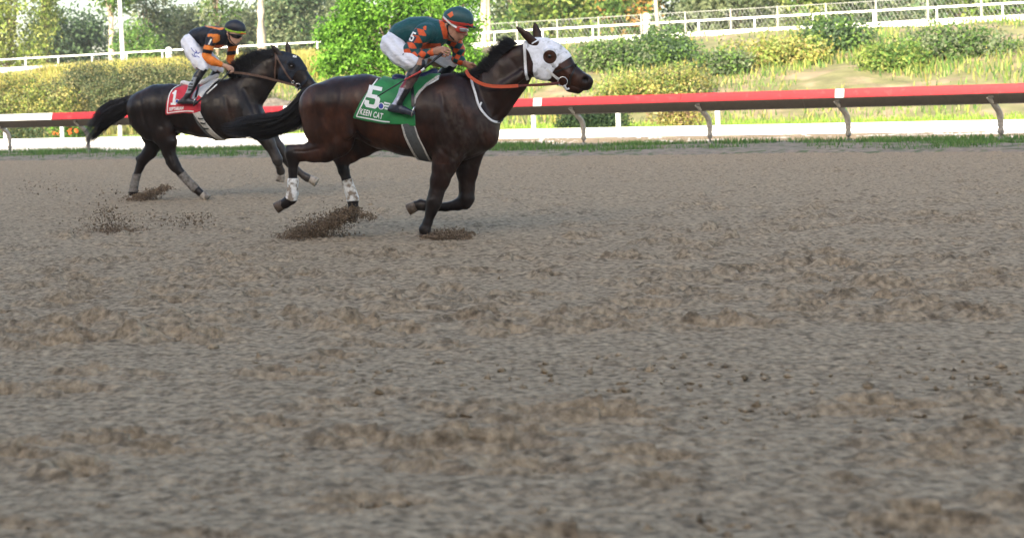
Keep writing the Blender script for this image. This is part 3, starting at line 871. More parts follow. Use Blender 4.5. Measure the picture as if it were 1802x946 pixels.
def nets(g, lo, vox):
    """naive surface nets"""
    n = np.array(g.shape)
    ins = g < 0
    c = [ins[i:n[0] - 1 + i, j:n[1] - 1 + j, k:n[2] - 1 + k] for i in (0, 1) for j in (0, 1) for k in (0, 1)]
    s = np.zeros(c[0].shape, np.int8)
    for q in c: s += q
    act = (s > 0) & (s < 8)
    idx = np.argwhere(act)
    cid = np.full(act.shape, -1, np.int64); cid[act] = np.arange(len(idx))
    val = np.stack([g[idx[:, 0] + i, idx[:, 1] + j, idx[:, 2] + k] for i in (0, 1) for j in (0, 1) for k in (0, 1)], 1)
    cor = np.array([(i, j, k) for i in (0, 1) for j in (0, 1) for k in (0, 1)], float)
    acc = np.zeros((len(idx), 3)); cnt = np.zeros(len(idx))
    for a in range(8):
        for b in range(a + 1, 8):
            if np.abs(cor[a] - cor[b]).sum() != 1: continue
            va, vb = val[:, a], val[:, b]
            m = (va < 0) != (vb < 0)
            t = np.where(m, va / np.where(m, va - vb, 1), 0)
            acc += m[:, None] * (cor[a] + (cor[b] - cor[a]) * t[:, None]); cnt += m
    V = lo + vox * (idx + acc / cnt[:, None])
    Q = []
    for ax_ in range(3):
        o = [1, 2] if ax_ == 0 else ([2, 0] if ax_ == 1 else [0, 1])
        sl0 = [slice(1, -1)] * 3; sl1 = [slice(1, -1)] * 3
        sl0[ax_] = slice(0, -1); sl1[ax_] = slice(1, None)
        A = ins[tuple(sl0)]; B = ins[tuple(sl1)]
        e = np.argwhere(A != B)
        off = np.ones(3, int); off[ax_] = 0
        base = e + off
        flip = A[A != B]
        u = np.zeros(3, int); u[o[0]] = 1
        w = np.zeros(3, int); w[o[1]] = 1
        def cc(q): return cid[q[:, 0], q[:, 1], q[:, 2]]
        q4 = np.stack([cc(base - u - w), cc(base - w), cc(base), cc(base - u)], 1)
        q4[~flip] = q4[~flip][:, ::-1]
        Q.append(q4)
    Q = np.concatenate(Q)
    Q = Q[(Q >= 0).all(1)]
    return V, Q

def relax(V, Q, it=2, lam=0.5):
    n = len(V)
    a = np.concatenate([Q[:, 0], Q[:, 1], Q[:, 2], Q[:, 3]]); b = np.concatenate([Q[:, 1], Q[:, 2], Q[:, 3], Q[:, 0]])
    ii = np.concatenate([a, b]); jj = np.concatenate([b, a])
    cnt = np.bincount(ii, minlength=n)[:, None]
    for _ in range(it):
        for l in (lam, -lam * 1.02):
            m = np.stack([np.bincount(ii, V[jj, k], n) for k in range(3)], 1) / np.maximum(cnt, 1)
            V = V + l * (m - V)
    return V

def sculpt(V, Q, fr, lines, side=-1):
    """press grooves (depth > 0) or raise ridges (depth < 0) along lines read in the picture, on the near side"""
    N = vnormals(V, Q)
    p = fr.px(V)
    D = np.zeros(len(V))
    for pts, w, dep in lines:
        pts = smooth_path(np.array(pts, float), max(6, len(pts) * 5))
        d = np.full(len(V), 1e9)
        for a, b in zip(pts[:-1], pts[1:]):
            e = b - a; t = np.clip(((p - a) @ e) / max(e @ e, 1e-9), 0, 1)
            d = np.minimum(d, ((p - a - t[:, None] * e) ** 2).sum(1))
        D += dep * np.exp(-d / (w * w)) * np.clip(-N[:, 1] * 2.0, 0, 1)
    return V - N * D[:, None]

def vnormals(V, Q):
    n = np.cross(V[Q[:, 2]] - V[Q[:, 0]], V[Q[:, 3]] - V[Q[:, 1]])
    N = np.stack([sum(np.bincount(Q[:, k], n[:, c], len(V)) for k in range(4)) for c in range(3)], 1)
    return N / (np.linalg.norm(N, axis=1)[:, None] + 1e-12)

def solid(name, body, vox, m, parent, col=None, it=2, grow=0.0, extra=None, post=None):
    g, lo, ax = body.field(vox, grow=grow)
    if extra is not None: g = extra(g, ax)
    V, Q = nets(g, lo, vox)
    V = relax(V, Q, it)
    if post is not None: V = post(V, Q)
    c = None
    if col is not None:
        c = col(V) if callable(col) else body.colors(V, col)
    return mk(name, V, Q, m, parent, smooth=True, col=c), V, Q

def cloth(name, body, grow, fr, poly, yref, vox, m, parent, holes=(), it=2, ylim=None, fold=None, col=None):
    """a cover that follows the body, cut to a polygon given in picture pixels at depth yref"""
    pl = np.array([fr.pt(x, y, yref)[[0, 2]] for x, y in poly])
    lo2, hi2 = pl.min(0) - 3 * vox, pl.max(0) + 3 * vox
    ps = [p for p in body.prims]
    yl = min(min(p[0][1], p[1][1]) - max(p[2], p[3]) * max(1, p[4], p[5]) for p in ps) - grow - 3 * vox
    yh = max(max(p[0][1], p[1][1]) + max(p[2], p[3]) * max(1, p[4], p[5]) for p in ps) + grow + 3 * vox
    if ylim: yl, yh = max(yl, ylim[0]), min(yh, ylim[1])
    lo = np.array([lo2[0], yl, lo2[1]]); hi = np.array([hi2[0], yh, hi2[1]])
    g, lo, ax = body.field(vox, lo, hi, grow)
    X, Z = np.meshgrid(ax[0], ax[2], indexing='ij')
    d2 = poly_sd(pl, X, Z)
    if fold is not None: g = g - fold(X, Z)[:, None, :]
    g = np.maximum(g, d2[:, None, :])
    for (hx, hy, hr, hy0) in holes:
        c = fr.pt(hx, hy, hy0); r = hr / fr.scale(hx, hy, hy0)
        d = np.sqrt((X - c[0]) ** 2 + (Z - c[2]) ** 2) - r
        ym = (ax[1] < 0.0) if hy0 < 0 else (ax[1] > 0.0)
        g = np.where(ym[None, :, None], np.maximum(g, -d[:, None, :]), g)
    V, Q = nets(g, lo, vox)
    V = relax(V, Q, it)
    return mk(name, V, Q, m, parent, smooth=True, col=(col(V) if col else None)), V, Q

def bvh(*VQ):
    Vs = []; Qs = []; o = 0
    for V, Q in VQ:
        Vs += V.tolist(); Qs += (np.asarray(Q) + o).tolist(); o += len(V)
    return BVHTree.FromPolygons(Vs, Qs)

def on_surf(fr, tree, px, py, off=0.004, yd=-0.2):
    d = fr.ray(px, py)
    h = tree.ray_cast(Vector(fr.cam), Vector(d))
    if h[0] is None:
        p = fr.pt(px, py, yd); return p, np.array([0, -1.0, 0])
    n = np.array(h[1]); p = np.array(h[0])
    if n @ d > 0: n = -n
    return p + n * off, n

def ribbon(P_, N_, w, t):
    """flat band of width w, thickness t along points with normals"""
    P_ = np.asarray(P_); N_ = np.asarray(N_); m = len(P_)
    w = np.full(m, w) if np.isscalar(w) else np.asarray(w)
    V = []
    for i in range(m):
        T = P_[min(i + 1, m - 1)] - P_[max(i - 1, 0)]; T = T / (np.linalg.norm(T) + 1e-9)
        s = np.cross(T, N_[i]); s /= np.linalg.norm(s) + 1e-9
        nn = np.cross(s, T)
        for a, b in ((-1, -1), (1, -1), (1, 1), (-1, 1)):
            V.append(P_[i] + s * a * w[i] / 2 + nn * b * t / 2)
    Fc = []
    for i in range(m - 1):
        for k in range(4):
            k2 = (k + 1) % 4
            Fc.append([4 * i + k, 4 * i + k2, 4 * i + 4 + k2, 4 * i + 4 + k])
    Fc += [[3, 2, 1, 0], [4 * m - 4, 4 * m - 3, 4 * m - 2, 4 * m - 1]]
    return np.array(V), Fc

def drape(fr, tree, pts, w, t=0.004, off=0.004, n=24, yd=-0.2, smooth=True):
    pts = smooth_path(pts, n) if smooth else np.array(pts)
    pn = [on_surf(fr, tree, x, y, off, yd) for x, y in pts]
    Pp = np.array([p for p, _ in pn]); Nn = np.array([q for _, q in pn])
    # soften jumps
    for _ in range(2):
        Pp[1:-1] = 0.25 * Pp[:-2] + 0.5 * Pp[1:-1] + 0.25 * Pp[2:]
        Nn[1:-1] = 0.25 * Nn[:-2] + 0.5 * Nn[1:-1] + 0.25 * Nn[2:]
    return ribbon(Pp, Nn, w, t)

def decal(name, fr, tree, V2, F2, m, parent, off=0.004, cuts=6):
    """flat print: 2-D picture-pixel outline pressed onto the surface it is printed on"""
    from mathutils.geometry import tessellate_polygon
    tris = []
    for f in F2:
        pl = [Vector((float(V2[i][0]), float(V2[i][1]), 0)) for i in f]
        if len(f) == 3: T = [(0, 1, 2)]
        else: T = tessellate_polygon([pl])
        tris += [[pl[a].to_2d(), pl[b].to_2d(), pl[c].to_2d()] for a, b, c in T]
    for _ in range(cuts):
        nt = []
        for t in tris:
            e = [(t[1] - t[0]).length, (t[2] - t[1]).length, (t[0] - t[2]).length]
            k = max(range(3), key=lambda i: e[i])
            if e[k] < 5.0: nt.append(t); continue
            A, B, Cc = t[k], t[(k + 1) % 3], t[(k + 2) % 3]; M = (A + B) / 2
            nt += [[A, M, Cc], [M, B, Cc]]
        tris = nt
    V = []; Fc = []
    for t in tris:
        Fc.append([len(V), len(V) + 1, len(V) + 2])
        V += [on_surf(fr, tree, v.x, v.y, off)[0] for v in t]
    return mk(name, np.array(V), Fc, m, parent)

def text2d(s, bold=0.02, shear=0.0):
    cu = bpy.data.curves.new('lettering', 'FONT'); cu.body = s; cu.offset = bold; cu.resolution_u = 3; cu.shear = shear; cu.space_character = 1.12
    o = bpy.data.objects.new('lettering', cu); COL.objects.link(o)
    dg = bpy.context.evaluated_depsgraph_get()
    me = o.evaluated_get(dg).to_mesh()
    V = np.array([v.co[:2] for v in me.vertices]); Fc = [list(p.vertices) for p in me.polygons]
    o.evaluated_get(dg).to_mesh_clear()
    bpy.data.objects.remove(o); bpy.data.curves.remove(cu)
    V = V - V.min(0); V = V / np.array([V[:, 0].max(), V[:, 1].max()])
    return V, Fc

def place2d(V, o, ex, ey):
    """unit-square outline -> picture pixels; o lower-left corner, ex along the text, ey upward"""
    return np.array(o)[None] + V[:, :1] * np.array(ex)[None] + V[:, 1:2] * np.array(ey)[None]

# block digit 5 and 1 (unit square)
FIVE = ([(0.06, 1.0), (0.97, 1.0), (0.97, 0.82), (0.36, 0.82), (0.36, 0.61), (0.74, 0.61), (1.0, 0.47), (1.0, 0.14), (0.82, 0.0), (0.18, 0.0), (0.0, 0.13), (0.0, 0.31), (0.30, 0.31), (0.32, 0.16), (0.64, 0.16), (0.70, 0.22), (0.70, 0.39), (0.62, 0.44), (0.06, 0.44)],
        [[0, 1, 2, 3, 4, 5, 6, 7, 8, 9, 10, 11, 12, 13, 14, 15, 16, 17, 18]])
ONE = ([(0.42, 1.0), (0.75, 1.0), (0.75, 0.14), (1.0, 0.14), (1.0, 0.0), (0.0, 0.0), (0.0, 0.14), (0.30, 0.14), (0.30, 0.74), (0.05, 0.74), (0.05, 0.84), (0.25, 0.88)], [[0, 1, 2, 3, 4, 5, 6, 7, 8, 9, 10, 11]])

def strands(roots, dirs, length, width, droop=0.0, seg=6, wav=0.02, seed=0, out=None):
    """hair: thin three-sided tapered tubes. roots (n,3), dirs(n,3) unit, length(n)"""
    r = np.random.default_rng(seed)
    n = len(roots)
    V = np.zeros((n, seg + 1, 3, 3)); p = roots.copy(); d = dirs.copy()
    w0 = np.broadcast_to(width, (n,))
    ph = r.uniform(0, 6.28, (n, 2)); fq = r.uniform(0.6, 1.6, (n, 2))
    perp1 = np.cross(d, [0, 0.3, 1.0]); perp1 /= np.linalg.norm(perp1, axis=1)[:, None] + 1e-9
    perp2 = np.cross(d, perp1)
    for s in range(seg + 1):
        t = s / seg
        wv = perp1 * (np.sin(ph[:, 0] + fq[:, 0] * t * 5) * wav * t)[:, None] + perp2 * (np.sin(ph[:, 1] + fq[:, 1] * t * 5) * wav * t)[:, None]
        c = roots + d * 0 + (p - roots) + wv
        w = w0 * (1 - t) ** 0.6 + 0.0006
        for k in range(3):
            a = 2.094 * k
            V[:, s, k] = c + (perp1 * math.cos(a) + perp2 * math.sin(a)) * w[:, None]
        p = p + d * (length / seg)[:, None]
        d = d + np.array([0, 0, -1.0]) * droop / seg
        d /= np.linalg.norm(d, axis=1)[:, None]
    V = V.reshape(-1, 3)
    base = (np.arange(n) * (seg + 1) * 3)[:, None, None]
    q = []
    for s in range(seg):
        for k in range(3):
            k2 = (k + 1) % 3
            q.append([s * 3 + k, s * 3 + k2, (s + 1) * 3 + k2, (s + 1) * 3 + k])
    Q = (np.array(q)[None] + base).reshape(-1, 4)
    return V, Q

def guided(paths, n, width, spread, seed=0, seg=10, wav=0.012, taper=0.6):
    """hair that follows guide paths ((m,3) arrays), each strand a random blend of neighbouring guides"""
    r = np.random.default_rng(seed)
    G = np.stack([smooth_path(p, seg + 1) for p in paths])       # (g, seg+1, 3)
    a = r.uniform(0, len(paths) - 1.001, n); i = a.astype(int); f = (a - i)[:, None, None]
    C = G[i] * (1 - f) + G[np.minimum(i + 1, len(paths) - 1)] * f
    cut = r.uniform(0.38, 1.0, n)
    t = np.linspace(0, 1, seg + 1)
    # shorten the strand by re-sampling its guide
    for j in range(n):
        C[j] = np.stack([np.interp(t * cut[j], t, C[j, :, k]) for k in range(3)], 1)
    off = r.normal(0, 1, (n, 1, 3)) * np.array(spread) * (0.35 + 0.65 * t)[None, :, None]
    ph = r.uniform(0, 6.28, (n, 3)); fq = r.uniform(3, 8, (n, 3))
    C = C + off + wav * np.sin(ph[:, None, :] + fq[:, None, :] * t[None, :, None]) * t[None, :, None]
    d = C[:, 2] - C[:, 0]; d /= np.linalg.norm(d, axis=1)[:, None] + 1e-9
    p1 = np.cross(d, [0.1, 0.3, 1.0]); p1 /= np.linalg.norm(p1, axis=1)[:, None]; p2 = np.cross(d, p1)
    w = width * (1 - t) ** taper + 0.0006
    V = np.stack([C + (p1 * math.cos(2.094 * k) + p2 * math.sin(2.094 * k))[:, None, :] * w[None, :, None] for k in range(3)], 2).reshape(-1, 3)
    base = (np.arange(n) * (seg + 1) * 3)[:, None, None]
    q = [[s * 3 + k, s * 3 + (k + 1) % 3, (s + 1) * 3 + (k + 1) % 3, (s + 1) * 3 + k] for s in range(seg) for k in range(3)]
    return V, (np.array(q)[None] + base).reshape(-1, 4)

def hoof(fr, parent, top, sole, y, rt, rb, m, fwd=None):
    """flat-soled hoof: a leaning frustum between coronet and sole (picture pixels)"""
    a = fr.pt(*top, y); b = fr.pt(*sole, y); s = fr.scale(*top, y)
    ax_ = b - a; ax_ /= np.linalg.norm(ax_)
    if fwd is None: fwd = np.array([1.0, 0, 0])
    f = fwd - ax_ * (fwd @ ax_); f /= np.linalg.norm(f); sd = np.cross(ax_, f)
    V = []; n = 16
    for j, (t, r) in enumerate(((-0.12, rt * .86), (0.0, rt), (0.5, (rt + rb) / 2), (1.0, rb), (1.03, rb * 0.9), (1.0, rb * 0.55))):
        for k in range(n):
            th = 2 * math.pi * k / n
            rx = r * (1.12 if math.cos(th) > 0 else 0.95)
            V.append(a + (b - a) * t + (f * math.cos(th) * rx + sd * math.sin(th) * r * 0.88) / s)
    Fc = [[j * n + k, j * n + (k + 1) % n, (j + 1) * n + (k + 1) % n, (j + 1) * n + k] for j in range(5) for k in range(n)]
    Fc += [list(range(n))[::-1], [5 * n + k for k in range(n)]]
    return mk('hoof', np.array(V), Fc, m, parent, smooth=True)
# ================================================================== animals
def coat_mat(name, rough=0.43):
    m = mat(name, attr=True, rough=rough, spec=0.3, var=0.3, vscale=7, bump=0.05, bscale=150, bdist=0.002, stretch=(1.0, 1.0, 0.4), rvar=0.1)
    return m
M_coat = coat_mat('bay_coat')
M_coat2 = coat_mat('dark_bay_coat', 0.43)
M_hair = mat('black_hair', (0.010, 0.008, 0.008), rough=0.42, spec=0.5, var=0.4, vscale=20)
M_hoof = mat('hoof_horn', (0.075, 0.05, 0.035), rough=0.6, var=0.35, vscale=14, color2=(0.16, 0.13, 0.10), v2=(0.5, 0.65))
M_hoofpale = mat('pale_hoof_horn', (0.30, 0.26, 0.21), rough=0.6, var=0.3, vscale=14, color2=(0.12, 0.10, 0.08), v2=(0.52, 0.65))
M_eye = mat('eye', (0.006, 0.004, 0.003), rough=0.05, spec=0.8)
M_wrap = mat('white_bandage', (0.74, 0.73, 0.70), rough=0.85, var=0.12, vscale=20, color2=(0.26, 0.21, 0.16), v2=(0.47, 0.6), bump=0.4, bscale=120, bdist=0.004)
M_wrapg = mat('muddy_grey_bandage', (0.17, 0.155, 0.14), rough=0.9, var=0.3, vscale=20, color2=(0.10, 0.085, 0.07), v2=(0.45, 0.6), bump=0.5, bscale=100, bdist=0.005)
M_hoodw = mat('white_hood_cloth', (0.74, 0.75, 0.80), rough=0.8, var=0.10, vscale=18, color2=(0.40, 0.41, 0.43), v2=(0.56, 0.66), bump=0.5, bscale=60, bdist=0.006)
M_hoodb = mat('black_hood_cloth', (0.012, 0.016, 0.026), rough=0.6, var=0.3, vscale=14, spec=0.25, bump=0.3, bscale=60, bdist=0.005)
M_green = mat('green_saddle_cloth', (0.012, 0.20, 0.05), rough=0.6, var=0.14, vscale=6, bump=0.35, bscale=11, bdist=0.02, sheen=0.2)
M_redcl = mat('red_saddle_cloth', (0.52, 0.012, 0.03), rough=0.6, var=0.14, vscale=6, bump=0.35, bscale=11, bdist=0.02, sheen=0.2)
M_print = mat('white_print', (0.80, 0.80, 0.78), rough=0.6)
M_blue = mat('blue_print', (0.03, 0.05, 0.30), rough=0.6)
M_girth = mat('grey_webbing', (0.085, 0.088, 0.09), rough=0.75, var=0.2, vscale=20, bump=0.4, bscale=150, bdist=0.003)
M_webw = mat('pale_webbing', (0.50, 0.47, 0.43), rough=0.8, var=0.2, vscale=20, bump=0.3, bscale=120, bdist=0.003)
M_blackl = mat('black_leather', (0.012, 0.011, 0.011), rough=0.38, var=0.3, vscale=20)
M_brownl = mat('brown_leather', (0.085, 0.045, 0.03), rough=0.5, var=0.3, vscale=20)
M_redrub = mat('red_rubber', (0.50, 0.075, 0.025), rough=0.5, var=0.15, vscale=20)
M_maroon = mat('maroon_leather', (0.10, 0.02, 0.02), rough=0.5, var=0.2, vscale=20)
M_steel = mat('bright_steel', (0.6, 0.6, 0.6), rough=0.25, metal=0.9)
M_navy = mat('navy_pad', (0.02, 0.03, 0.10), rough=0.5)
M_pad = mat('white_pad', (0.66, 0.65, 0.64), rough=0.8, var=0.1, vscale=15)

BAY = np.array((0.0175, 0.006, 0.0036)); BAYL = np.array((0.052, 0.018, 0.0095)); BLK = np.array((0.012, 0.008, 0.007))
DK = np.array((0.0085, 0.0045, 0.0036)); DKL = np.array((0.028, 0.0115, 0.007)); DUST = np.array((0.07, 0.06, 0.052))
def blend(a, b, t):
    t = np.clip(t, 0, 1)
    return a * (1 - t[:, None]) + b * t[:, None]

# ------------------------------------------------------------------ leading horse
f5 = Frame(748, 420, rad(13), 0.12)
h5 = f5.empty('horse')
tag(h5, 'leading dark bay horse galloping right in a white hood and green number cloth', 'horse')
b5 = Body(f5)
trunk5 = Body(f5)
TR = [(572, 188, 0, 43, 1.12), (600, 186, 0, 50, 1.05), (640, 188, 0, 56, .92), (680, 201, 0, 61, .84), (720, 208, 0, 65, .80), (760, 209, 0, 72, .72), (798, 209, 0, 76, .64), (828, 221, 0, 52, .82)]
trunk5.chain(TR, 0.04)
trunk5.chain([(790, 165, 0, 34, .8), (760, 162, 0, 26, .8)], 0.06)          # withers
for y in (-1, 1):
    trunk5.chain([(800, 200, .10 * y, 42, .62), (815, 235, .11 * y, 38, .62)], 0.05)     # shoulder
    trunk5.chain([(716, 205, .13 * y, 52, .55), (672, 200, .12 * y, 46, .6)], 0.06)      # rib cage
b5.prims += trunk5.prims
b5.chain([(826, 196, 0, 54, .62), (859, 173, 0, 42.5, .52), (878, 151, 0, 39, .46), (896, 130, 0, 36.5, .42), (914, 111, 0, 31, .45)], 0.05)
b5.chain([(846, 232, -.06, 26, .8), (856, 242, -.05, 20, .9)], 0.05); b5.chain([(850, 228, .08, 26, .8)], 0.05)   # breast
# head
hd5 = Body(f5)
hd5.chain([(938, 96, 0, 26, .62), (950, 101, 0, 34, .46), (966, 107.5, 0, 33, .50), (980, 116, 0, 29, .52), (993, 128.5, 0, 23.5, .56), (1006, 135.5, 0, 19, .66), (1023, 143.5, 0, 15.5, .85), (1030, 145, 0, 12.5, .9)], 0.03)
hd5.chain([(950, 117, -.05, 22, .5), (958, 124, -.045, 17, .5)], 0.03); hd5.chain([(950, 117, .05, 22, .5)], 0.03)     # cheeks
hd5.chain([(966, 92, -.075, 9, .7), (978, 98, -.062, 6, .7)], 0.025); hd5.chain([(966, 92, .075, 9, .7)], 0.025)       # brow
hd5.chain([(985, 116, -.055, 5, .8), (1004, 130, -.05, 4, .8)], 0.03)                                                 # cheek bone
hd5.chain([(1028, 137, -.045, 8, .7), (1036, 143, -.03, 8, .9)], 0.02); hd5.chain([(1034, 138, .04, 7, .9)], 0.02)      # nostril wings
hd5.chain([(1033, 150, 0, 8.5, 1.3)], 0.02); hd5.chain([(1004, 152, 0, 11, 1.0), (1017, 158, 0, 7.5, 1.2)], 0.025)       # lips, chin
hd5.cut(1030.5, 140, -.08, 6.0, 1.1)
hd5.cut(1027, 155.5, -.08, 1.7, 2.0); 
b5.prims += hd5.prims; b5.cuts += hd5.cuts
# ears
b5.chain([(940, 76, -.055, 8, .6), (926, 62, -.06, 7, .42), (915, 53, -.062, 4.5, .4), (908, 47, -.062, 1.4, .5)], 0.012)
b5.chain([(946, 68, .055, 8, .6), (944, 55, .062, 7, .45), (942.5, 47, .062, 4.5, .45), (941, 40.5, .06, 1.4, .5)], 0.012)
# hind legs
b5.chain([(566, 188, -.10, 40, .85), (574, 222, -.13, 38, .62), (590, 243, -.14, 34, .5)], 0.05)
b5.chain([(553, 190, -.10, 19, 1.1), (557, 225, -.12, 20, .9)], 0.05)
b5.chain([(590, 247, -.14, 29, .5), (572, 262, -.14, 22.5, .55), (552, 267, -.14, 17.5, .6), (528, 270, -.14, 13, .62), (514, 271, -.14, 12, .72)], 0.04)
b5.chain([(527, 262, -.14, 7, .6), (508, 260, -.14, 5.2, .8)], 0.02)
b5.chain([(513, 268, -.14, 11.5, .72), (516, 284, -.14, 10, .72), (515.5, 300, -.14, 8, .75), (515.5, 320, -.14, 8, .8), (514, 340, -.14, 9.5, .8), (512, 349, -.14, 10.5, .8), (503, 357, -.14, 8.5, .85), (497, 360, -.14, 8.5, .9)], 0.02, col=BLK)
b5.chain([(590, 205, .10, 44, .8), (640, 232, .13, 34, .6), (672, 236, .13, 24, .6)], 0.04)
b5.chain([(655, 240, .13, 32, .55), (640, 255, .13, 20.5, .6), (618, 271, .13, 14.5, .62), (603, 282, .13, 12.5, .7)], 0.03)
b5.chain([(600, 276, .13, 8, .7), (589, 279, .13, 5, .8)], 0.02)
b5.chain([(601, 284, .13, 12, .72), (605, 300, .13, 9.8, .75), (610, 316, .13, 8.2, .75), (617, 336, .13, 9, .8), (620.5, 349, .13, 10.5, .8), (622, 364, .13, 8.5, .85), (619, 374, .13, 9, .9)], 0.02, col=BLK)
# fore legs
b5.chain([(798, 235, -.12, 40, .55), (790, 268, -.13, 27, .6), (783, 290, -.13, 21, .62), (774, 318, -.13, 16.5, .68), (767, 342, -.13, 12.5, .75), (763.5, 356, -.13, 12.3, .82), (760, 368, -.13, 10, .8)], 0.035)
b5.chain([(775, 277, -.13, 13, .6), (772, 295, -.13, 11, .6)], 0.03)
b5.chain([(763.5, 356, -.13, 12, .82), (758, 374, -.13, 9.2, .8), (752.5, 391, -.13, 8.2, .85), (747.5, 404, -.13, 10, .85), (747.5, 411, -.13, 8.6, .9)], 0.02, col=BLK)
b5.chain([(826, 250, .11, 36, .6), (822, 280, .12, 24, .65), (822, 302, .12, 18.5, .7), (821.5, 330, .12, 13.2, .75), (821, 348, .12, 13, .82), (819, 358, .12, 11, .85)], 0.035)
b5.chain([(821, 349, .12, 12.5, .82), (806, 360, .12, 10, .8), (785, 364, .12, 7.6, .85), (762, 364.5, .12, 7.4, .85), (746, 361.5, .12, 9, .85), (738, 361, .12, 8, .9), (731, 362, .12, 8.5, .9)], 0.02, col=BLK)
b5.chain([(740, 354.5, .12, 4, 1)], 0.02, col=BLK)
# near-side muscle relief
b5.chain([(792, 205, -.20, 17, .45), (810, 236, -.205, 15, .45)], 0.05); b5.chain([(838, 214, -.13, 20, .5), (846, 232, -.12, 15, .5)], 0.05)
b5.chain([(603, 215, -.225, 22, .4), (612, 232, -.22, 13, .5)], 0.05); b5.chain([(560, 175, -.16, 22, .5), (552, 205, -.17, 17, .5)], 0.06)
b5.chain([(626, 214, -.185, 12, .5), (650, 232, -.16, 9, .6)], 0.045)
b5.chain([(878, 160, -.10, 10, .6), (920, 130, -.085, 8, .6)], 0.05)
def col5(V):
    p = f5.px(V)
    C = np.tile(BAY, (len(V), 1))
    C = b5.colors(V, BAY)
    n = fbm(V[:, 0] * 5 + 3, V[:, 2] * 5 + V[:, 1] * 3, 4, 3)
    C = blend(C, BAYL, (n - 0.46) * 4 * (p[:, 1] < 290))
    C = blend(C, BLK, ((p[:, 0] < 528) & (p[:, 1] > 250)) * np.clip((524 - p[:, 0]) / 12, 0, 1) * 0.9)            # hock
    C = blend(C, BLK, np.clip((p[:, 1] - 322) / 25, 0, 1) * (p[:, 0] > 690) * 0.85)
    C = blend(C, BLK, np.clip((p[:, 0] - 1010) / 14, 0, 1) * (p[:, 1] > 120) * 0.55)                                # muzzle
    C = blend(C, np.array((0.075, 0.033, 0.022)), np.clip((566 - p[:, 0]) / 30, 0, 1) * (p[:, 1] < 250) * 0.7)  # back-lit rear edge of the rump: reddish highlight painted into the coat
    C = blend(C, BLK * 0.5, np.clip(1.5 - np.hypot((p[:, 0] - 1030) / 6, (p[:, 1] - 140) / 4.5), 0, 1))
    hz = vnoise(V[:, 0] * 70, V[:, 2] * 45 + V[:, 1] * 30, 12)
    C = C * (0.8 + 0.4 * hz)[:, None]
    C = blend(C, DUST, np.clip(fbm(V[:, 0] * 9, V[:, 2] * 9, 4, 8) - 0.36, 0, 1) * 2.2 * hz * np.exp(-(((p[:, 0] - 815) / 50) ** 2 + ((p[:, 1] - 220) / 55) ** 2)))
    C = blend(C, DUST * 0.9, np.clip(fbm(V[:, 0] * 14, V[:, 2] * 14, 3, 18) - 0.45, 0, 1) * 1.8 * hz * np.clip((p[:, 1] - 225) / 60, 0, 1))
    return C
def relief(fr, lines, seed, lim):
    def post(V, Q):
        V = sculpt(V, Q, fr, lines)
        N = vnormals(V, Q); p = fr.px(V)
        a = fbm(V[:, 0] * 9 + V[:, 2] * 2.0 + 5, V[:, 2] * 4.5 - V[:, 0] * 1.5, 3, seed)
        b = 1 - np.abs(2 * fbm(V[:, 0] * 13 + 2, V[:, 2] * 5 + V[:, 1] * 6, 2, seed + 3) - 0.75)
        m = np.clip((lim - p[:, 1]) / 30, 0, 1) * np.clip(np.abs(N[:, 1]) * 1.5, 0, 1)
        return V + N * ((0.012 * (a - 0.45) + 0.008 * (b - 0.6)) * m)[:, None]
    return post
G5 = [([(545, 160), (550, 195), (553, 225), (557, 248)], 4.5, .008), ([(600, 155), (598, 180), (594, 205), (592, 228), (588, 244)], 5, .009), ([(582, 182), (580, 205), (577, 232)], 6, -.007),
      ([(618, 200), (622, 222), (634, 242), (650, 252)], 4, .014), ([(840, 148), (850, 178), (860, 205)], 6, .010), ([(776, 165), (786, 205), (796, 232), (812, 250)], 5, .009), ([(762, 222), (768, 250), (786, 272), (800, 280)], 4.5, .010),
      ([(815, 258), (806, 276), (803, 292)], 3.5, .010), ([(848, 238), (838, 260), (820, 274)], 4, .009), ([(926, 142), (906, 166), (886, 190), (868, 208)], 4.5, .009), ([(914, 140), (896, 160), (874, 186)], 5, -.004),
      ([(779, 288), (771, 318), (764, 342)], 2.5, .005), ([(790, 286), (783, 312)], 3, -.004), ([(985, 118), (1003, 131)], 2.5, -.004), ([(1028, 156.5), (1018, 154.5), (1007, 151)], 1.3, .006), ([(761, 374), (751, 397)], 1.4, .004),
      ([(518, 288), (518, 312)], 1.4, .004), ([(560, 262), (535, 266), (518, 266)], 2.0, .006), ([(650, 236), (700, 256), (745, 270)], 2.0, -.003), ([(800, 150), (812, 175), (822, 205)], 6, -.005), ([(755, 352), (768, 350)], 2, -.003), ([(890, 100), (905, 112), (912, 128)], 4, .004)]
_, V5, Q5 = solid('body', b5, 0.0095, M_coat, h5, col5, it=2, post=relief(f5, G5, 5, 330))
BV5 = bvh((V5, Q5))
for (tp, so, y, rt, rb, fw) in (((498, 358), (485.5, 365.5), -.14, 8.5, 9.8, np.array([-.3, 0, -1.])), ((619.5, 374), (616, 388), .13, 9, 10.5, np.array([1., 0, .1])),
                                ((747.5, 409), (748.5, 421), -.13, 8.8, 9.5, np.array([-1., 0, -.3])), ((732, 361.5), (718, 368.5), .12, 8.8, 10, np.array([-.4, 0, -1.]))):
    hoof(f5, h5, tp, so, y, rt, rb, M_hoof, fw)
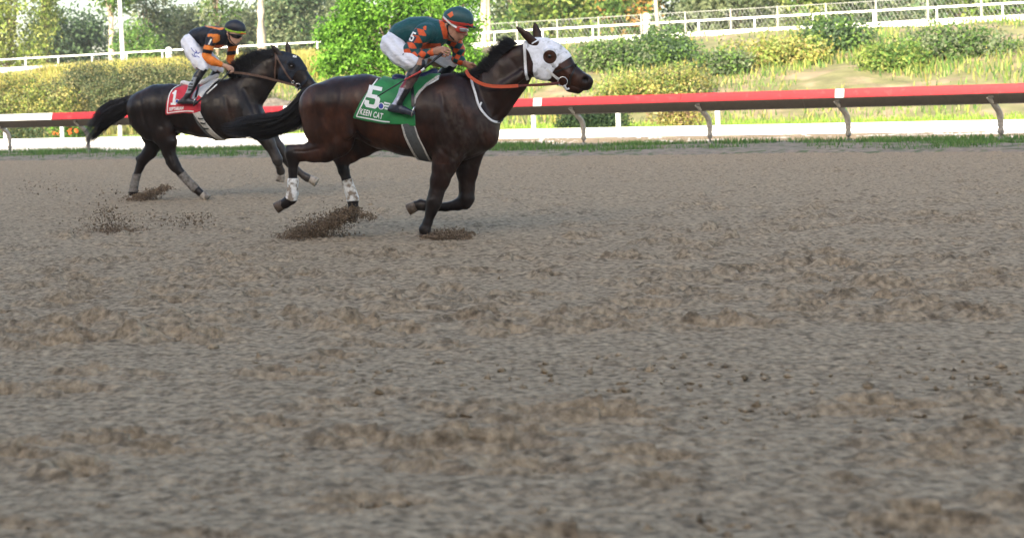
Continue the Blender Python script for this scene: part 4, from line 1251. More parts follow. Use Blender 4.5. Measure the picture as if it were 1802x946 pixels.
# white bandages on the hind legs
for nodes, poly, y in (([(515.5, 300, -.14, 8, .75), (515.5, 320, -.14, 8, .8), (514, 340, -.14, 9.5, .8), (512, 349, -.14, 10.5, .8)], [(500, 313.5), (532, 313.5), (530, 352), (514, 354), (497, 346)], -.14),
                       ([(605, 300, .13, 9.8, .75), (610, 316, .13, 8.2, .75), (617, 336, .13, 9, .8), (620.5, 349, .13, 10.5, .8)], [(596, 320), (626, 311), (640, 352), (626, 361), (600, 351)], .13)):
    wb = Body(f5); wb.chain(nodes, 0.02)
    cloth('leg_wrap', wb, 0.006, f5, poly, y, 0.0065, M_wrap, h5)
# eye
p, n_ = on_surf(f5, BV5, 967, 99.5, -0.013)
bm = bmesh.new(); bmesh.ops.create_uvsphere(bm, u_segments=16, v_segments=10, radius=0.023)
mk('eye', np.array([v.co[:] for v in bm.verts]) + p, [[v.index for v in f.verts] for f in bm.faces], M_eye, h5, smooth=True); bm.free()
# mane: short, standing, swept back
def mane(fr, parent, crest, hair, n, w, y, seed, name='mane', sp=(0.012, 0.022, 0.012)):
    c = smooth_path(crest, 60); t = smooth_path(hair, 60)
    r = np.random.default_rng(seed)
    R = []; D = []; L = []
    for i in range(n):
        s = r.uniform(0, 58.99); j = int(s); f = s - j
        a = c[j] * (1 - f) + c[j + 1] * f; b = t[j] * (1 - f) + t[j + 1] * f
        yy_ = y + r.normal(0, sp[1])
        pa = fr.pt(a[0], a[1], yy_); pb = fr.pt(b[0], b[1], yy_ + r.normal(0, 0.02))
        v = pb - pa; l = np.linalg.norm(v); v = v / l + r.normal(0, 0.16, 3); v /= np.linalg.norm(v)
        R.append(pa - v * 0.02); D.append(v); L.append((l + 0.02) * r.uniform(0.35, 1.25))
    V, Q = strands(np.array(R), np.array(D), np.array(L), w, droop=0.25, seg=5, wav=0.008, seed=seed)
    return mk(name, V, Q, M_hair, parent)
mane(f5, h5, [(806, 137), (826, 138), (842, 131), (860, 115), (878, 96), (893, 83), (908, 75)], [(792, 128), (818, 129), (834, 121), (849, 104), (866, 84), (880, 70), (894, 64)], 1900, 0.0026, 0.0, 5)
mane(f5, h5, [(815, 140), (846, 131), (866, 112), (884, 93), (905, 76)], [(800, 132), (832, 122), (852, 104), (871, 86), (893, 68)], 1500, 0.0026, -0.02, 6, 'mane_fringe')
# tail streaming behind
def tail(fr, parent, guides, n, w, spread, seed, core=None):
    t = guided([np.array([fr.pt(*q) for q in g]) for g in guides], n, w, spread, seed)
    o = mk('tail', t[0], t[1], M_hair, parent)
    if core:
        tb = Body(fr); tb.chain(core, 0.03)
        s, _, _ = solid('dock', tb, 0.012, M_hair, o, None)
    return o
tail(f5, h5, [[(552, 150, 0), (530, 163, -.02), (508, 192, -.03), (488, 201, -.03), (450, 203, -.02), (420, 210, -.01)],
              [(551, 156, 0), (528, 175, -.03), (500, 205, -.04), (470, 212, -.04), (430, 215, -.04), (388, 220, -.03)],
              [(550, 164, 0), (528, 190, -.02), (500, 215, -.02), (465, 225, -.02), (430, 226, -.03), (385, 226, -.03)],
              [(549, 172, 0), (532, 205, -.01), (505, 224, 0), (475, 235, 0), (440, 240, 0), (402, 238, 0)],
              [(548, 178, 0.02), (536, 214, 0.03), (512, 227, .04), (485, 236, .04), (455, 245, .04), (425, 247, .03)]], 1700, 0.0042, (.012, .03, .014), 3,
     core=[(556, 156, 0, 9, 1), (540, 172, 0, 13, .8), (522, 195, 0, 16, .6), (500, 212, 0, 12, .6), (474, 220, 0, 6, .6)])

# ------------------------------------------------------------------ tack of the leading horse
sc5 = f5.empty('saddle_cloth'); tag(sc5, 'green saddle cloth with white number 5 on the leading horse', 'saddle cloth')
TOWEL5 = [(663, 128), (664.5, 137), (653, 150), (642, 166), (630, 188), (620.5, 208), (640, 212.5), (673, 218), (690, 219), (706, 219), (720, 222), (731.5, 222.5), (731, 205), (729, 190), (731, 176), (738, 162), (750, 148), (766, 136), (767, 126)]
def foldf(fr, ax0, ay0, amp, fq):
    def f(X, Z):
        u = X * math.cos(ax0) + Z * math.sin(ax0)
        return amp * np.sin(u * fq + 2 * np.sin(Z * 9)) * (0.4 + 0.6 * vnoise(X * 5, Z * 5, 3))
    return f
_, Vt, Qt = cloth('cloth', trunk5, 0.016, f5, TOWEL5, -.27, 0.0085, M_green, sc5, fold=foldf(f5, 0.35, 0, 0.008, 42))
BT5 = bvh((Vt, Qt), (V5, Q5))
def stripe(name, fr, tree, pts, w_px, m, parent, off=0.003, n=40, smooth=True):
    s = fr.scale(pts[0][0], pts[0][1], -.25)
    v, f = drape(fr, tree, pts, w_px / s, 0.002, off, n, smooth=smooth)
    return mk(name, v, f, m, parent)
stripe('border', f5, BT5, [(664, 139.5), (655, 152), (644, 170), (634, 190), (627.5, 204.5)], 2.2, M_print, sc5)
stripe('border', f5, BT5, [(627.0, 204.8), (650, 209), (673, 213.5), (686, 214.6)], 2.2, M_print, sc5)
decal('number', f5, BT5, place2d(np.array(FIVE[0]), (639.5, 187.5), (25.5, 5.0), (9.0, -38)), FIVE[1], M_print, sc5)
tv, tf = text2d('KEEN CAT', 0.03)
decal('lettering', f5, BT5, place2d(tv, (633, 201.2), (39.5, 9.0), (2.4, -10.5)), tf, M_print, sc5, cuts=1)
# round blue and white badge by the heel
def disc(cx, cy, rx, ry, n=20): return np.array([(cx + rx * math.cos(6.2832 * k / n), cy + ry * math.sin(6.2832 * k / n)) for k in range(n)]), [list(range(n))]
v2, f2 = disc(671, 187, 5.4, 6); decal('badge', f5, BT5, v2, f2, M_print, sc5, 0.0035)
v2, f2 = disc(670.6, 187, 4.0, 4.8); decal('badge_centre', f5, BT5, v2, f2, M_blue, sc5, 0.005)
for (a, b) in (((676, 181), (687, 183.5)), ((676.5, 186), (686, 188)), ((677, 191), (684, 192.5))):
    stripe('badge_bar', f5, BT5, [a, ((a[0] + b[0]) / 2, (a[1] + b[1]) / 2), b], 3.0, M_print, sc5, 0.004, 6)
sd5 = f5.empty('saddle'); tag(sd5, 'small dark racing saddle with grey girth on the leading horse', 'saddle')
def girth(name, fr, tr_body, poly, m, parent, grow=0.012):
    return cloth(name, tr_body, grow, fr, poly, -.22, 0.008, m, parent)
girth('girth', f5, trunk5, [(708, 217), (731, 217), (737, 240), (746, 262), (754, 290), (733, 290), (722, 262), (714, 240)], M_girth, sd5)
girth('girth_edge', f5, trunk5, [(707.5, 217), (711.5, 217), (717, 240), (725, 262), (735, 290), (730.5, 290), (720, 262), (712.5, 240)], M_webw, sd5, 0.0155)
girth('girth_edge', f5, trunk5, [(729, 217), (731.5, 217), (738, 240), (747, 262), (756, 290), (752.5, 290), (744, 262), (735, 240)], M_webw, sd5, 0.0155)
sb = Body(f5)
sb.chain([(700, 141, 0, 10, 1.5), (722, 142, 0, 7, 1.6), (745, 136, 0, 7, 1.4), (764, 127, 0, 7, 1.0)], 0.03); sb.chain([(697, 138, 0, 7, 2.2), (706, 140, 0, 6, 2.2)], 0.02)
solid('seat', sb, 0.009, M_navy, sd5)
# pale edge of the pad along the front of the cloth
girth('pad_edge', f5, trunk5, [(728, 184), (730, 172), (736, 160), (748, 146), (766, 131), (770, 134), (753, 148), (741, 162), (734, 174), (732, 184)], M_webw, sd5, 0.022)
girth('pad', f5, trunk5, [(745, 150), (768, 131), (769, 140), (750, 152)], M_pad, sd5, 0.012)
def stirrup(fr, parent, px, py, y, s_px):
    s = fr.scale(px, py, y); r = s_px / s; c = fr.pt(px, py, y)
    pts = [c + np.array([0.35 * r * math.cos(t), r * 0.75 * math.sin(t), r * (1.0 * math.cos(t))]) for t in np.linspace(0.3, 2 * math.pi - 0.3, 14)]
    v, f = tube(pts, 0.006, 6); o = mk('stirrup', v, f, M_steel, parent, smooth=True)
    return o
stirrup(f5, sd5, 727, 196, -.33, 9)
v, f = drape(f5, BT5, [(724, 146), (726, 165), (727, 188)], 0.028, 0.005, 0.012, 12); mk('stirrup_leather', v, f, M_blackl, sd5)

# hood, bridle, reins
hood5 = f5.empty('racing_hood'); tag(hood5, 'white blinker hood with a round eye hole on the leading horse', 'hood')
HOOD5 = [(921, 71), (926, 66), (935, 56), (956, 56), (975, 67), (993, 79), (1005, 99), (986, 113), (974, 125), (969.5, 138), (960, 143), (950, 141), (940, 139.5), (938, 124), (938.5, 112), (931, 93), (926, 86), (921, 80)]
_, Vh, Qh = cloth('hood', hd5, 0.007, f5, HOOD5, -.07, 0.0055, M_hoodw, hood5, holes=[(967.5, 100.5, 12.3, -.08), (967.5, 100.5, 12.3, .08)], fold=foldf(f5, 1.0, 0, 0.0016, 120))
BH5 = bvh((Vh, Qh), (V5, Q5))
an = np.linspace(0, 2 * math.pi, 28)
v, f = drape(f5, BH5, [(967.5 + 13.6 * math.cos(t), 100.5 + 13.6 * math.sin(t)) for t in an], 0.012, 0.006, 0.003, 28, smooth=False); mk('eye_rim', v, f, M_hoodw, hood5)
v, f = drape(f5, BH5, [(936, 77), (943, 73), (949, 70)], 0.012, 0.006, 0.004, 8); mk('ear_band', v, f, M_hoodw, hood5)
br5 = f5.empty('bridle'); tag(br5, 'bridle with white cheek strap, ring bit and long reins on the leading horse', 'bridle')
v, f = drape(f5, BH5, [(923, 74), (924, 92), (924.5, 112), (925, 130), (928.5, 140)], 0.024, 0.006, 0.006, 20); mk('throat_strap', v, f, M_pad, br5)
v, f = drape(f5, BH5, [(962, 122), (972, 131), (984, 140)], 0.022, 0.006, 0.006, 12); mk('cheek_strap', v, f, M_pad, br5)
v, f = drape(f5, BH5, [(976, 127), (988, 123), (1002, 117), (1014, 113.5)], 0.014, 0.006, 0.005, 14); mk('noseband', v, f, M_blackl, br5)
v, f = drape(f5, BH5, [(1014, 113.5), (1010, 124), (1004, 136), (1002, 149)], 0.016, 0.007, 0.005, 14); mk('noseband', v, f, M_blackl, br5)
bc, bn = on_surf(f5, BH5, 990.5, 143, 0.012)
def ring(c, r, t, m, parent, name='bit_ring'):
    pts = [c + r * np.array([math.cos(a), 0, math.sin(a)]) for a in np.linspace(0, 2 * math.pi, 21)]
    v, f = tube(pts, t, 6, up=(0, 1, 0), caps=False); return mk(name, v, f, m, parent, smooth=True)
ring(bc, 0.042, 0.005, M_steel, br5)
v, f = tube([f5.pt(993, 150, -.1), f5.pt(997, 158, -.09), f5.pt(1001, 156, -.07)], 0.010, 6); mk('chin_strap', v, f, M_pad, br5)
def rein(fr, parent, pts, ws, m, name='rein', ups=(0, -1, 0)):
    Pp = smooth_path([fr.pt(*q) for q in pts], 30)
    v, f = ribbon(Pp, np.tile(np.array(ups, float), (30, 1)), ws, 0.006)
    return mk(name, v, f, m, parent)
rein(f5, br5, [(985, 146, -.11), (955, 148.5, -.13), (912, 151, -.16)], 0.020, M_maroon)
rein(f5, br5, [(912, 151, -.16), (884, 152.5, -.17), (858, 150.5, -.18), (842, 145, -.18), (826, 134, -.16), (820, 124, -.05)], 0.030, M_redrub)
rein(f5, br5, [(1000, 146, .1), (940, 150, .14), (870, 148, .16), (822, 124, .1)], 0.022, M_maroon)
# white neck strap
ns5 = f5.empty('neck_strap'); tag(ns5, 'thin white neck strap hanging on the chest of the leading horse', 'strap')
v, f = drape(f5, BT5, [(829, 139), (831, 150), (836, 166), (841, 184), (848, 196), (858, 208), (868, 214.5), (878, 215)], 0.020, 0.008, 0.008, 34); mk('strap', v, f, M_pad, ns5)
v, f = drape(f5, BT5, [(846, 181), (843, 190), (849, 199)], 0.014, 0.007, 0.012, 10); mk('buckle_loop', v, f, M_pad, ns5)
v, f = tube(smooth_path([f5.pt(876, 215, -.1), f5.pt(884, 212, -.05), f5.pt(888, 202, .02)], 10), 0.006, 6); mk('loose_end', v, f, M_blackl, ns5)

# ------------------------------------------------------------------ rear horse
f1 = Frame(362, 353, rad(13), 0.1)
h1 = f1.empty('horse')
tag(h1, 'rear nearly black horse in a black hood and red number cloth', 'horse')
b1 = Body(f1); trunk1 = Body(f1)
trunk1.chain([(258, 191, 0, 33, 1.08), (278, 187, 0, 37.5, .98), (300, 187, 0, 38.5, .92), (326, 193, 0, 41, .85), (356, 197, 0, 44, .82), (386, 197, 0, 48, .74), (412, 196, 0, 48.5, .66), (430, 206, 0, 36, .85)], 0.04)
trunk1.chain([(405, 165, 0, 30, .7), (384, 160, 0, 19, .8)], 0.06)
for y in (-1, 1):
    trunk1.chain([(415, 190, .10 * y, 28, .62), (424, 212, .11 * y, 26, .62)], 0.05)
    trunk1.chain([(352, 197, .13 * y, 36, .55), (325, 192, .12 * y, 31, .6)], 0.06)
b1.prims += trunk1.prims
b1.chain([(424, 176, 0, 41, .62), (442, 157, 0, 31.5, .54), (458, 139, 0, 27, .48), (473, 123, 0, 24.5, .44), (487, 112, 0, 21, .46)], 0.05)
b1.chain([(446, 205, -.05, 20, .85), (450, 214, -.04, 15, .9)], 0.05); b1.chain([(447, 205, .07, 20, .85)], 0.05)
hd1 = Body(f1)
hd1.chain([(492, 108, 0, 17.5, .7), (500, 116, 0, 24, .46), (511, 121, 0, 24.5, .48), (521, 130, 0, 20.5, .52), (530, 139.5, 0, 16.5, .58), (539, 147, 0, 13.5, .7), (550, 156, 0, 11, .9), (554, 158, 0, 9, .95)], 0.03)
hd1.chain([(500, 129, -.05, 15, .5), (506, 135, -.045, 11, .5)], 0.03); hd1.chain([(500, 129, .05, 15, .5)], 0.03)
hd1.chain([(514, 111, -.075, 6, .7), (522, 117, -.06, 4, .7)], 0.025); hd1.chain([(514, 111, .075, 6, .7)], 0.025)
hd1.chain([(540, 162, 0, 7, 1.1), (548, 166, 0, 5, 1.3)], 0.025)
b1.prims += hd1.prims
b1.chain([(493, 98, -.055, 6, .6), (485, 88.5, -.06, 5, .42), (480, 83, -.06, 3, .4), (476, 78.5, -.06, 1, .5)], 0.012)
b1.chain([(508, 93, .055, 6, .6), (506.5, 84, .06, 5, .45), (505.5, 78.5, .06, 3, .45), (505, 74, .06, 1, .5)], 0.012)
# hind legs
b1.chain([(254, 191, -.09, 30, .85), (266, 215, -.12, 28, .7), (285, 232, -.14, 23, .6), (295, 250, -.14, 16.5, .62), (297, 268, -.14, 11.5, .65), (303, 283, -.14, 10.5, .72), (308, 292, -.14, 10.5, .75)], 0.04)
b1.chain([(240, 190, -.10, 16, 1.1), (248, 212, -.12, 18, .9), (262, 232, -.12, 14, .9)], 0.05)
b1.chain([(297, 285, -.14, 5.5, .8), (302, 292, -.14, 5, .9)], 0.02)
b1.chain([(308, 292, -.14, 10.2, .75), (318, 304, -.14, 7.6, .78), (330, 318, -.14, 6.6, .8), (343, 331, -.14, 7.6, .82), (351, 338, -.14, 6.4, .85), (357, 343, -.14, 6.4, .9)], 0.02, col=BLK)
b1.chain([(262, 215, .10, 26, .8), (268, 238, .12, 19, .7), (272, 252, .12, 13.8, .7), (264, 267, .12, 12, .68), (252, 280, .12, 10.5, .72)], 0.04)
b1.chain([(300, 222, .10, 22, .7), (290, 240, .12, 14, .7)], 0.04)
b1.chain([(252, 275, .12, 6, .7), (242, 279, .12, 4, .8)], 0.02)
b1.chain([(251, 281, .12, 10.5, .72), (246, 294, .12, 7.6, .75), (240.5, 308, .12, 6.4, .8), (236, 326, .12, 6.6, .82), (234.5, 336, .12, 7.4, .85), (233, 344, .12, 6.4, .9)], 0.02, col=BLK)
# fore legs
b1.chain([(446, 218, -.11, 24, .6), (464, 236, -.12, 16, .66), (473, 252, -.12, 11.5, .7), (483, 270, -.12, 8.6, .76), (488, 281, -.12, 8.8, .85), (490, 287, -.12, 7, .85)], 0.035)
b1.chain([(488, 282, -.12, 8.4, .85), (491, 292, -.07, 6.2, .85), (494, 301, -.02, 7, .9), (494.5, 306, 0, 6.4, .9)], 0.02, col=BLK)
b1.chain([(452, 218, .11, 22, .6), (474, 240, .12, 15, .66), (490, 260, .12, 10.5, .72), (506, 281, .12, 8.5, .8), (511, 288, .12, 8, .85)], 0.035)
b1.chain([(510, 287, .12, 8, .85), (522, 299, .12, 6.2, .85), (535, 309.5, .12, 6.0, .85), (541, 313, .12, 6.8, .88), (547, 315, .12, 6.2, .9)], 0.02, col=BLK)
b1.chain([(410, 200, -.20, 11, .45), (424, 222, -.20, 10, .45)], 0.05); b1.chain([(278, 205, -.2, 16, .45), (294, 225, -.2, 10, .5)], 0.05)
def col1(V):
    p = f1.px(V)
    C = b1.colors(V, DK)
    n = fbm(V[:, 0] * 5 + 8, V[:, 2] * 5 + V[:, 1] * 3, 4, 5)
    C = blend(C, DKL, (n - 0.48) * 3 * (p[:, 1] < 262))
    C = blend(C, BLK, np.clip((p[:, 1] - 270) / 18, 0, 1) * 0.8)
    C = blend(C, DUST * 0.9, np.clip((p[:, 0] - 455) / 30, 0, 1) * (p[:, 1] > 225) * (0.25 + 0.6 * np.clip(fbm(V[:, 0] * 12, V[:, 2] * 12, 3, 8), 0, 1)))
    hz = vnoise(V[:, 0] * 55, V[:, 2] * 40 + V[:, 1] * 30, 12)
    C = C * (0.8 + 0.4 * hz)[:, None]
    C = blend(C, DUST, np.clip(fbm(V[:, 0] * 10, V[:, 2] * 10, 4, 9) - 0.36, 0, 1) * 2.0 * hz * np.exp(-(((p[:, 0] - 428) / 34) ** 2 + ((p[:, 1] - 195) / 34) ** 2)))
    return C
G1 = [([(246, 170), (250, 198), (260, 226)], 3.2, .009), ([(282, 160), (284, 190), (283, 222)], 3.5, .009), ([(268, 185), (272, 212)], 4, -.007), ([(300, 212), (306, 232), (318, 240)], 3, .013), ([(430, 158), (440, 182), (447, 200)], 4, .010),
      ([(396, 172), (404, 202), (418, 226)], 3.5, .010), ([(385, 215), (394, 236), (415, 243)], 3, .009), ([(487, 144), (472, 164), (458, 184)], 3, .009), ([(455, 226), (470, 250), (482, 270)], 2, .005), ([(415, 160), (424, 190)], 4, -.005), ([(297, 268), (306, 290)], 1.6, .005)]
_, V1, Q1 = solid('body', b1, 0.0115, M_coat2, h1, col1, it=2, post=relief(f1, G1, 11, 275))
BV1 = bvh((V1, Q1))
for (tp, so, y, rt, rb, fw, m) in (((355, 342), (365, 350.5), -.14, 6.6, 8.6, np.array([1., 0, .1]), M_hoofpale), ((233, 343), (232, 352), .12, 6.4, 7.4, np.array([1., 0, -.2]), M_hoofpale),
                                   ((494.5, 305), (491.5, 319), 0, 6.6, 8.4, np.array([1., 0, -.5]), M_hoofpale), ((545, 314.5), (557, 321.5), .12, 6.4, 8.4, np.array([1., 0, .8]), M_hoofpale)):
    hoof(f1, h1, tp, so, y, rt, rb, m, fw)
for nodes, poly, y in (([(308, 292, -.14, 10.2, .75), (318, 304, -.14, 7.6, .78), (330, 318, -.14, 6.6, .8), (343, 331, -.14, 7.6, .82)], [(311, 312), (327, 300), (356, 330), (349, 340), (338, 343)], -.14),
                       ([(251, 281, .12, 10.5, .72), (246, 294, .12, 7.6, .75), (240.5, 308, .12, 6.4, .8), (236, 326, .12, 6.6, .82), (234.5, 336, .12, 7.4, .85)], [(228, 305.5), (252, 306), (247, 338), (224, 338)], .12)):
    wb = Body(f1); wb.chain(nodes, 0.02)
    cloth('leg_wrap', wb, 0.007, f1, poly, y, 0.008, M_wrapg, h1)
p, n_ = on_surf(f1, BV1, 513, 117, -0.012)
bm = bmesh.new(); bmesh.ops.create_uvsphere(bm, u_segments=16, v_segments=10, radius=0.024)
mk('eye', np.array([v.co[:] for v in bm.verts]) + p, [[v.index for v in f.verts] for f in bm.faces], M_eye, h1, smooth=True); bm.free()
mane(f1, h1, [(402, 134), (416, 134), (430, 126), (446, 114), (460, 104), (474, 96), (486, 93)], [(398, 126), (407, 112), (420, 101), (436, 93), (452, 87), (466, 88), (480, 86)], 2600, 0.0034, 0.0, 8)
mane(f1, h1, [(410, 138), (430, 130), (448, 116), (466, 103), (482, 96)], [(405, 120), (418, 106), (434, 98), (452, 91), (470, 90)], 2400, 0.0034, -0.03, 9, 'mane_fringe')
tail(f1, h1, [[(232, 170, 0), (215, 176, -.02), (190, 182, -.03), (172, 196, -.03), (158, 215, -.02), (142, 240, -.02)],
              [(231, 174, 0), (214, 183, -.04), (192, 194, -.05), (176, 212, -.05), (162, 234, -.05), (140, 255, -.04)],
              [(230, 180, 0), (214, 194, -.02), (197, 205, -.02), (182, 221, -.02), (168, 238, -.03), (147, 260, -.02)],
              [(229, 186, .01), (218, 204, .02), (203, 213, .03), (188, 222, .03), (174, 236, .03), (160, 252, .03)]], 800, 0.0048, (.024, .03, .024), 7,
     core=[(236, 172, 0, 6, 1), (222, 181, 0, 8, .8), (206, 190, 0, 8, .7), (192, 201, 0, 4, .7)])
M_ribbon = M_redrub
# tack
sc1 = f1.empty('saddle_cloth'); tag(sc1, 'red saddle cloth with white number 1 on the rear horse', 'saddle cloth')
_, Vt1, Qt1 = cloth('cloth', trunk1, 0.018, f1, [(319, 138), (319, 148), (306, 154), (297, 165), (293, 185), (291.5, 203), (308, 200.5), (325, 199), (342, 200), (354.5, 195.5), (354, 180), (355, 168), (360, 148), (366, 138)], -.26, 0.010, M_redcl, sc1, fold=foldf(f1, 0.35, 0, 0.008, 40))
BT1 = bvh((Vt1, Qt1), (V1, Q1))
stripe('border', f1, BT1, [(316, 150), (304, 157), (297.5, 169), (295.3, 184), (294.3, 199)], 1.7, M_print, sc1)
stripe('border', f1, BT1, [(294, 199.2), (310, 196.8), (326, 195.6), (341, 196)], 1.7, M_print, sc1)
decal('number', f1, BT1, place2d(np.array(ONE[0]), (300.0, 184.5), (9.5, 0.6), (4.0, -25.5)), ONE[1], M_print, sc1)
tv, tf = text2d('SEPTARIAN', 0.05)
decal('lettering', f1, BT1, place2d(tv, (297.5, 195.4), (25, -2.2), (0.6, -6.2)), tf, M_print, sc1, cuts=1)
v2, f2 = disc(312, 178.5, 3.6, 4); decal('badge', f1, BT1, v2, f2, M_print, sc1, 0.0035)
v2, f2 = disc(312, 178.5, 2.6, 3); decal('badge_centre', f1, BT1, v2, f2, M_blue, sc1, 0.005)
sd1 = f1.empty('saddle'); tag(sd1, 'pale racing saddle with elastic girth on the rear horse', 'saddle')
girth('girth', f1, trunk1, [(340, 196), (354, 194), (362, 212), (374, 230), (392, 252), (382, 252), (366, 236), (350, 212)], M_webw, sd1)
girth('girth_edge', f1, trunk1, [(343, 203), (346, 203), (354, 220), (367, 238), (378, 252), (375, 252), (362, 238), (350, 220)], M_girth, sd1, 0.016)
for a in ((349, 208.5), (353.5, 216.5), (358.5, 225.5)):
    v, f = drape(f1, bvh((V1, Q1)), [(a[0] - 0.5, a[1] - 1), (a[0] + 4, a[1] + 0.5), (a[0] + 9, a[1] - 0.5)], 0.014, 0.012, 0.016, 8); mk('buckle', v, f, M_blackl, sd1)
sb = Body(f1)
sb.chain([(323, 146.5, 0, 5, 2.4), (336, 149, 0, 4.5, 2.0), (352, 147, 0, 4.5, 1.8), (370, 139, 0, 4.5, 1.5), (382, 133, 0, 3.5, 1.3)], 0.03)
solid('seat', sb, 0.010, M_pad, sd1)
girth('pad', f1, trunk1, [(338, 174), (342, 160), (352, 148), (366, 138), (384, 130), (384, 135), (372, 146), (362, 160), (356, 172), (350, 168), (346, 176)], M_pad, sd1, 0.024)
v, f = drape(f1, BT1, [(350, 150), (347, 164), (343, 178)], 0.03, 0.005, 0.014, 12); mk('stirrup_leather', v, f, M_blackl, sd1)
stirrup(f1, sd1, 343, 178, -.34, 6)
hood1 = f1.empty('racing_hood'); tag(hood1, 'black blinker hood on the rear horse', 'hood')
_, Vh1, Qh1 = cloth('hood', hd1, 0.007, f1, [(484, 92), (492, 84), (505, 86), (516, 91), (528, 100), (537, 110), (540, 122), (534, 125), (527, 124), (520, 128), (515, 140), (511, 147), (500, 149), (490, 146), (490, 130), (493, 115), (489, 102)], -.07, 0.0075, M_hoodb, hood1, holes=[(513, 117, 6.5, -.08), (513, 117, 6.5, .08)])
BH1 = bvh((Vh1, Qh1), (V1, Q1))
v, f = drape(f1, BH1, [(513 + 7.6 * math.cos(t), 117 + 7.6 * math.sin(t)) for t in an], 0.014, 0.010, 0.004, 28, smooth=False); mk('eye_rim', v, f, M_hoodb, hood1)
for dx in (0, 3.4):
    for s in ((0, 0, 3, 3), (3, 0, 0, 3)):
        stripe('white_cross', f1, BH1, [(515.5 + dx + s[0], 98 + s[1] + dx * .25), (517 + dx, 99.5 + dx * .25), (515.5 + dx + s[2], 98 + s[3] + dx * .25)], 1.2, M_print, hood1, 0.004, 5)
br1 = f1.empty('bridle'); tag(br1, 'brown leather bridle with long reins on the rear horse', 'bridle')
v, f = drape(f1, BH1, [(484, 93), (489, 104), (497, 118), (506, 133), (515, 144)], 0.020, 0.006, 0.006, 20); mk('cheek_strap', v, f, M_brownl, br1)
v, f = drape(f1, BH1, [(485, 96), (485.5, 110), (484, 124), (483.5, 138)], 0.020, 0.006, 0.006, 16); mk('throat_strap', v, f, M_brownl, br1)
v, f = drape(f1, BH1, [(545, 134), (538, 142), (530, 150), (525, 158)], 0.03, 0.014, 0.006, 14); mk('noseband', v, f, M_hoodb, br1)
bc, bn = on_surf(f1, BH1, 524.5, 151, 0.012); ring(bc, 0.036, 0.006, M_steel, br1)
bc, bn = on_surf(f1, BH1, 515.5, 144, 0.008); ring(bc, 0.018, 0.005, M_steel, br1, 'buckle')
rein(f1, br1, [(522, 151, -.12), (503, 146.5, -.13), (482, 140.5, -.15), (455, 134, -.17), (430, 129.5, -.17), (408, 127, -.14), (402, 122, -.1)], 0.030, M_brownl)
rein(f1, br1, [(530, 152, .1), (480, 140, .14), (430, 128, .15), (402, 118, .1)], 0.028, M_brownl)
# ================================================================== riders
M_skin = mat('skin', (0.36, 0.19, 0.125), rough=0.5, spec=0.4, var=0.14, vscale=20, bump=0.15, bscale=120, bdist=0.003)
M_skin2 = mat('light_skin', (0.46, 0.27, 0.19), rough=0.5, spec=0.4, var=0.12, vscale=20, bump=0.15, bscale=120, bdist=0.003)
M_silk = mat('racing_silk', attr=True, rough=0.5, spec=0.3, var=0.12, vscale=12, bump=0.7, bscale=15, bdist=0.025, sheen=0.05)
M_breech = mat('white_breeches', (0.74, 0.74, 0.79), rough=0.7, var=0.05, vscale=10, bump=0.6, bscale=16, bdist=0.022, stretch=(1.0, 1.0, 2.4))
M_boot = mat('boot_leather', attr=True, rough=0.35, spec=0.5, var=0.3, vscale=16, bump=0.4, bscale=26, bdist=0.012)
M_lens = mat('goggle_lens', (0.35, 0.36, 0.38), rough=0.08, spec=0.8)
M_lensd = mat('dark_lens', (0.008, 0.008, 0.01), rough=0.06, spec=0.8)
M_helm5 = mat('green_helmet', (0.012, 0.062, 0.068), rough=0.45, var=0.15, vscale=14, bump=0.25, bscale=24, bdist=0.008)
M_helm1 = mat('black_helmet', (0.008, 0.010, 0.020), rough=0.5, var=0.15, vscale=14, bump=0.2, bscale=24, bdist=0.006)
M_orange = mat('orange_cloth', (0.72, 0.13, 0.03), rough=0.55, var=0.1, vscale=12)
M_redband = mat('red_band', (0.52, 0.05, 0.035), rough=0.5)
M_lime = mat('lime_band', (0.36, 0.62, 0.06), rough=0.5)
M_navyp = mat('navy_patch', (0.02, 0.03, 0.07), rough=0.5)
M_black = mat('black_cloth', (0.010, 0.010, 0.012), rough=0.7)

def hand(b, fr, palm, fingers, thumb, r, k=0.008):
    b.chain(palm, 0.014)
    for fi in fingers:
        b.chain([(x, y, yy, r * m) for (x, y, yy), m in zip(fi, (1.0, 0.98, 0.9, 0.78))], k)
    b.chain([(x, y, yy, r * m) for (x, y, yy), m in zip(thumb, (1.2, 1.05, 0.85))], k)

TEAL = np.array((0.006, 0.064, 0.068)); ORG = np.array((0.66, 0.095, 0.022)); BK = np.array((0.010, 0.011, 0.018))
def near_seg(V, prims):
    pt = (V[:, 0], V[:, 1], V[:, 2])
    return np.min([seg_d(pt, p) for p in prims], 0)
def axis_uv(fr, V, a, b, ya, yb):
    """along/across coordinates (metres) about a limb axis"""
    A = fr.pt(a[0], a[1], ya); B = fr.pt(b[0], b[1], yb); d = B - A; L = np.linalg.norm(d); d /= L
    r = V - A; u = r @ d; n1 = np.cross(d, [0, 1, 0]); n1 /= np.linalg.norm(n1); n2 = np.cross(d, n1)
    return u, np.arctan2(r @ n2, r @ n1), L
def diamonds(u, th, cell, rr=0.055):
    v = th * rr
    a = (u + v * 0.8) / cell; b = (u - v * 0.8) / cell
    fa = np.abs(a - np.floor(a) - .5); fb = np.abs(b - np.floor(b) - .5)
    return (((np.floor(a) + np.floor(b)) % 2) == 0) & (np.maximum(fa, fb) < 0.475)

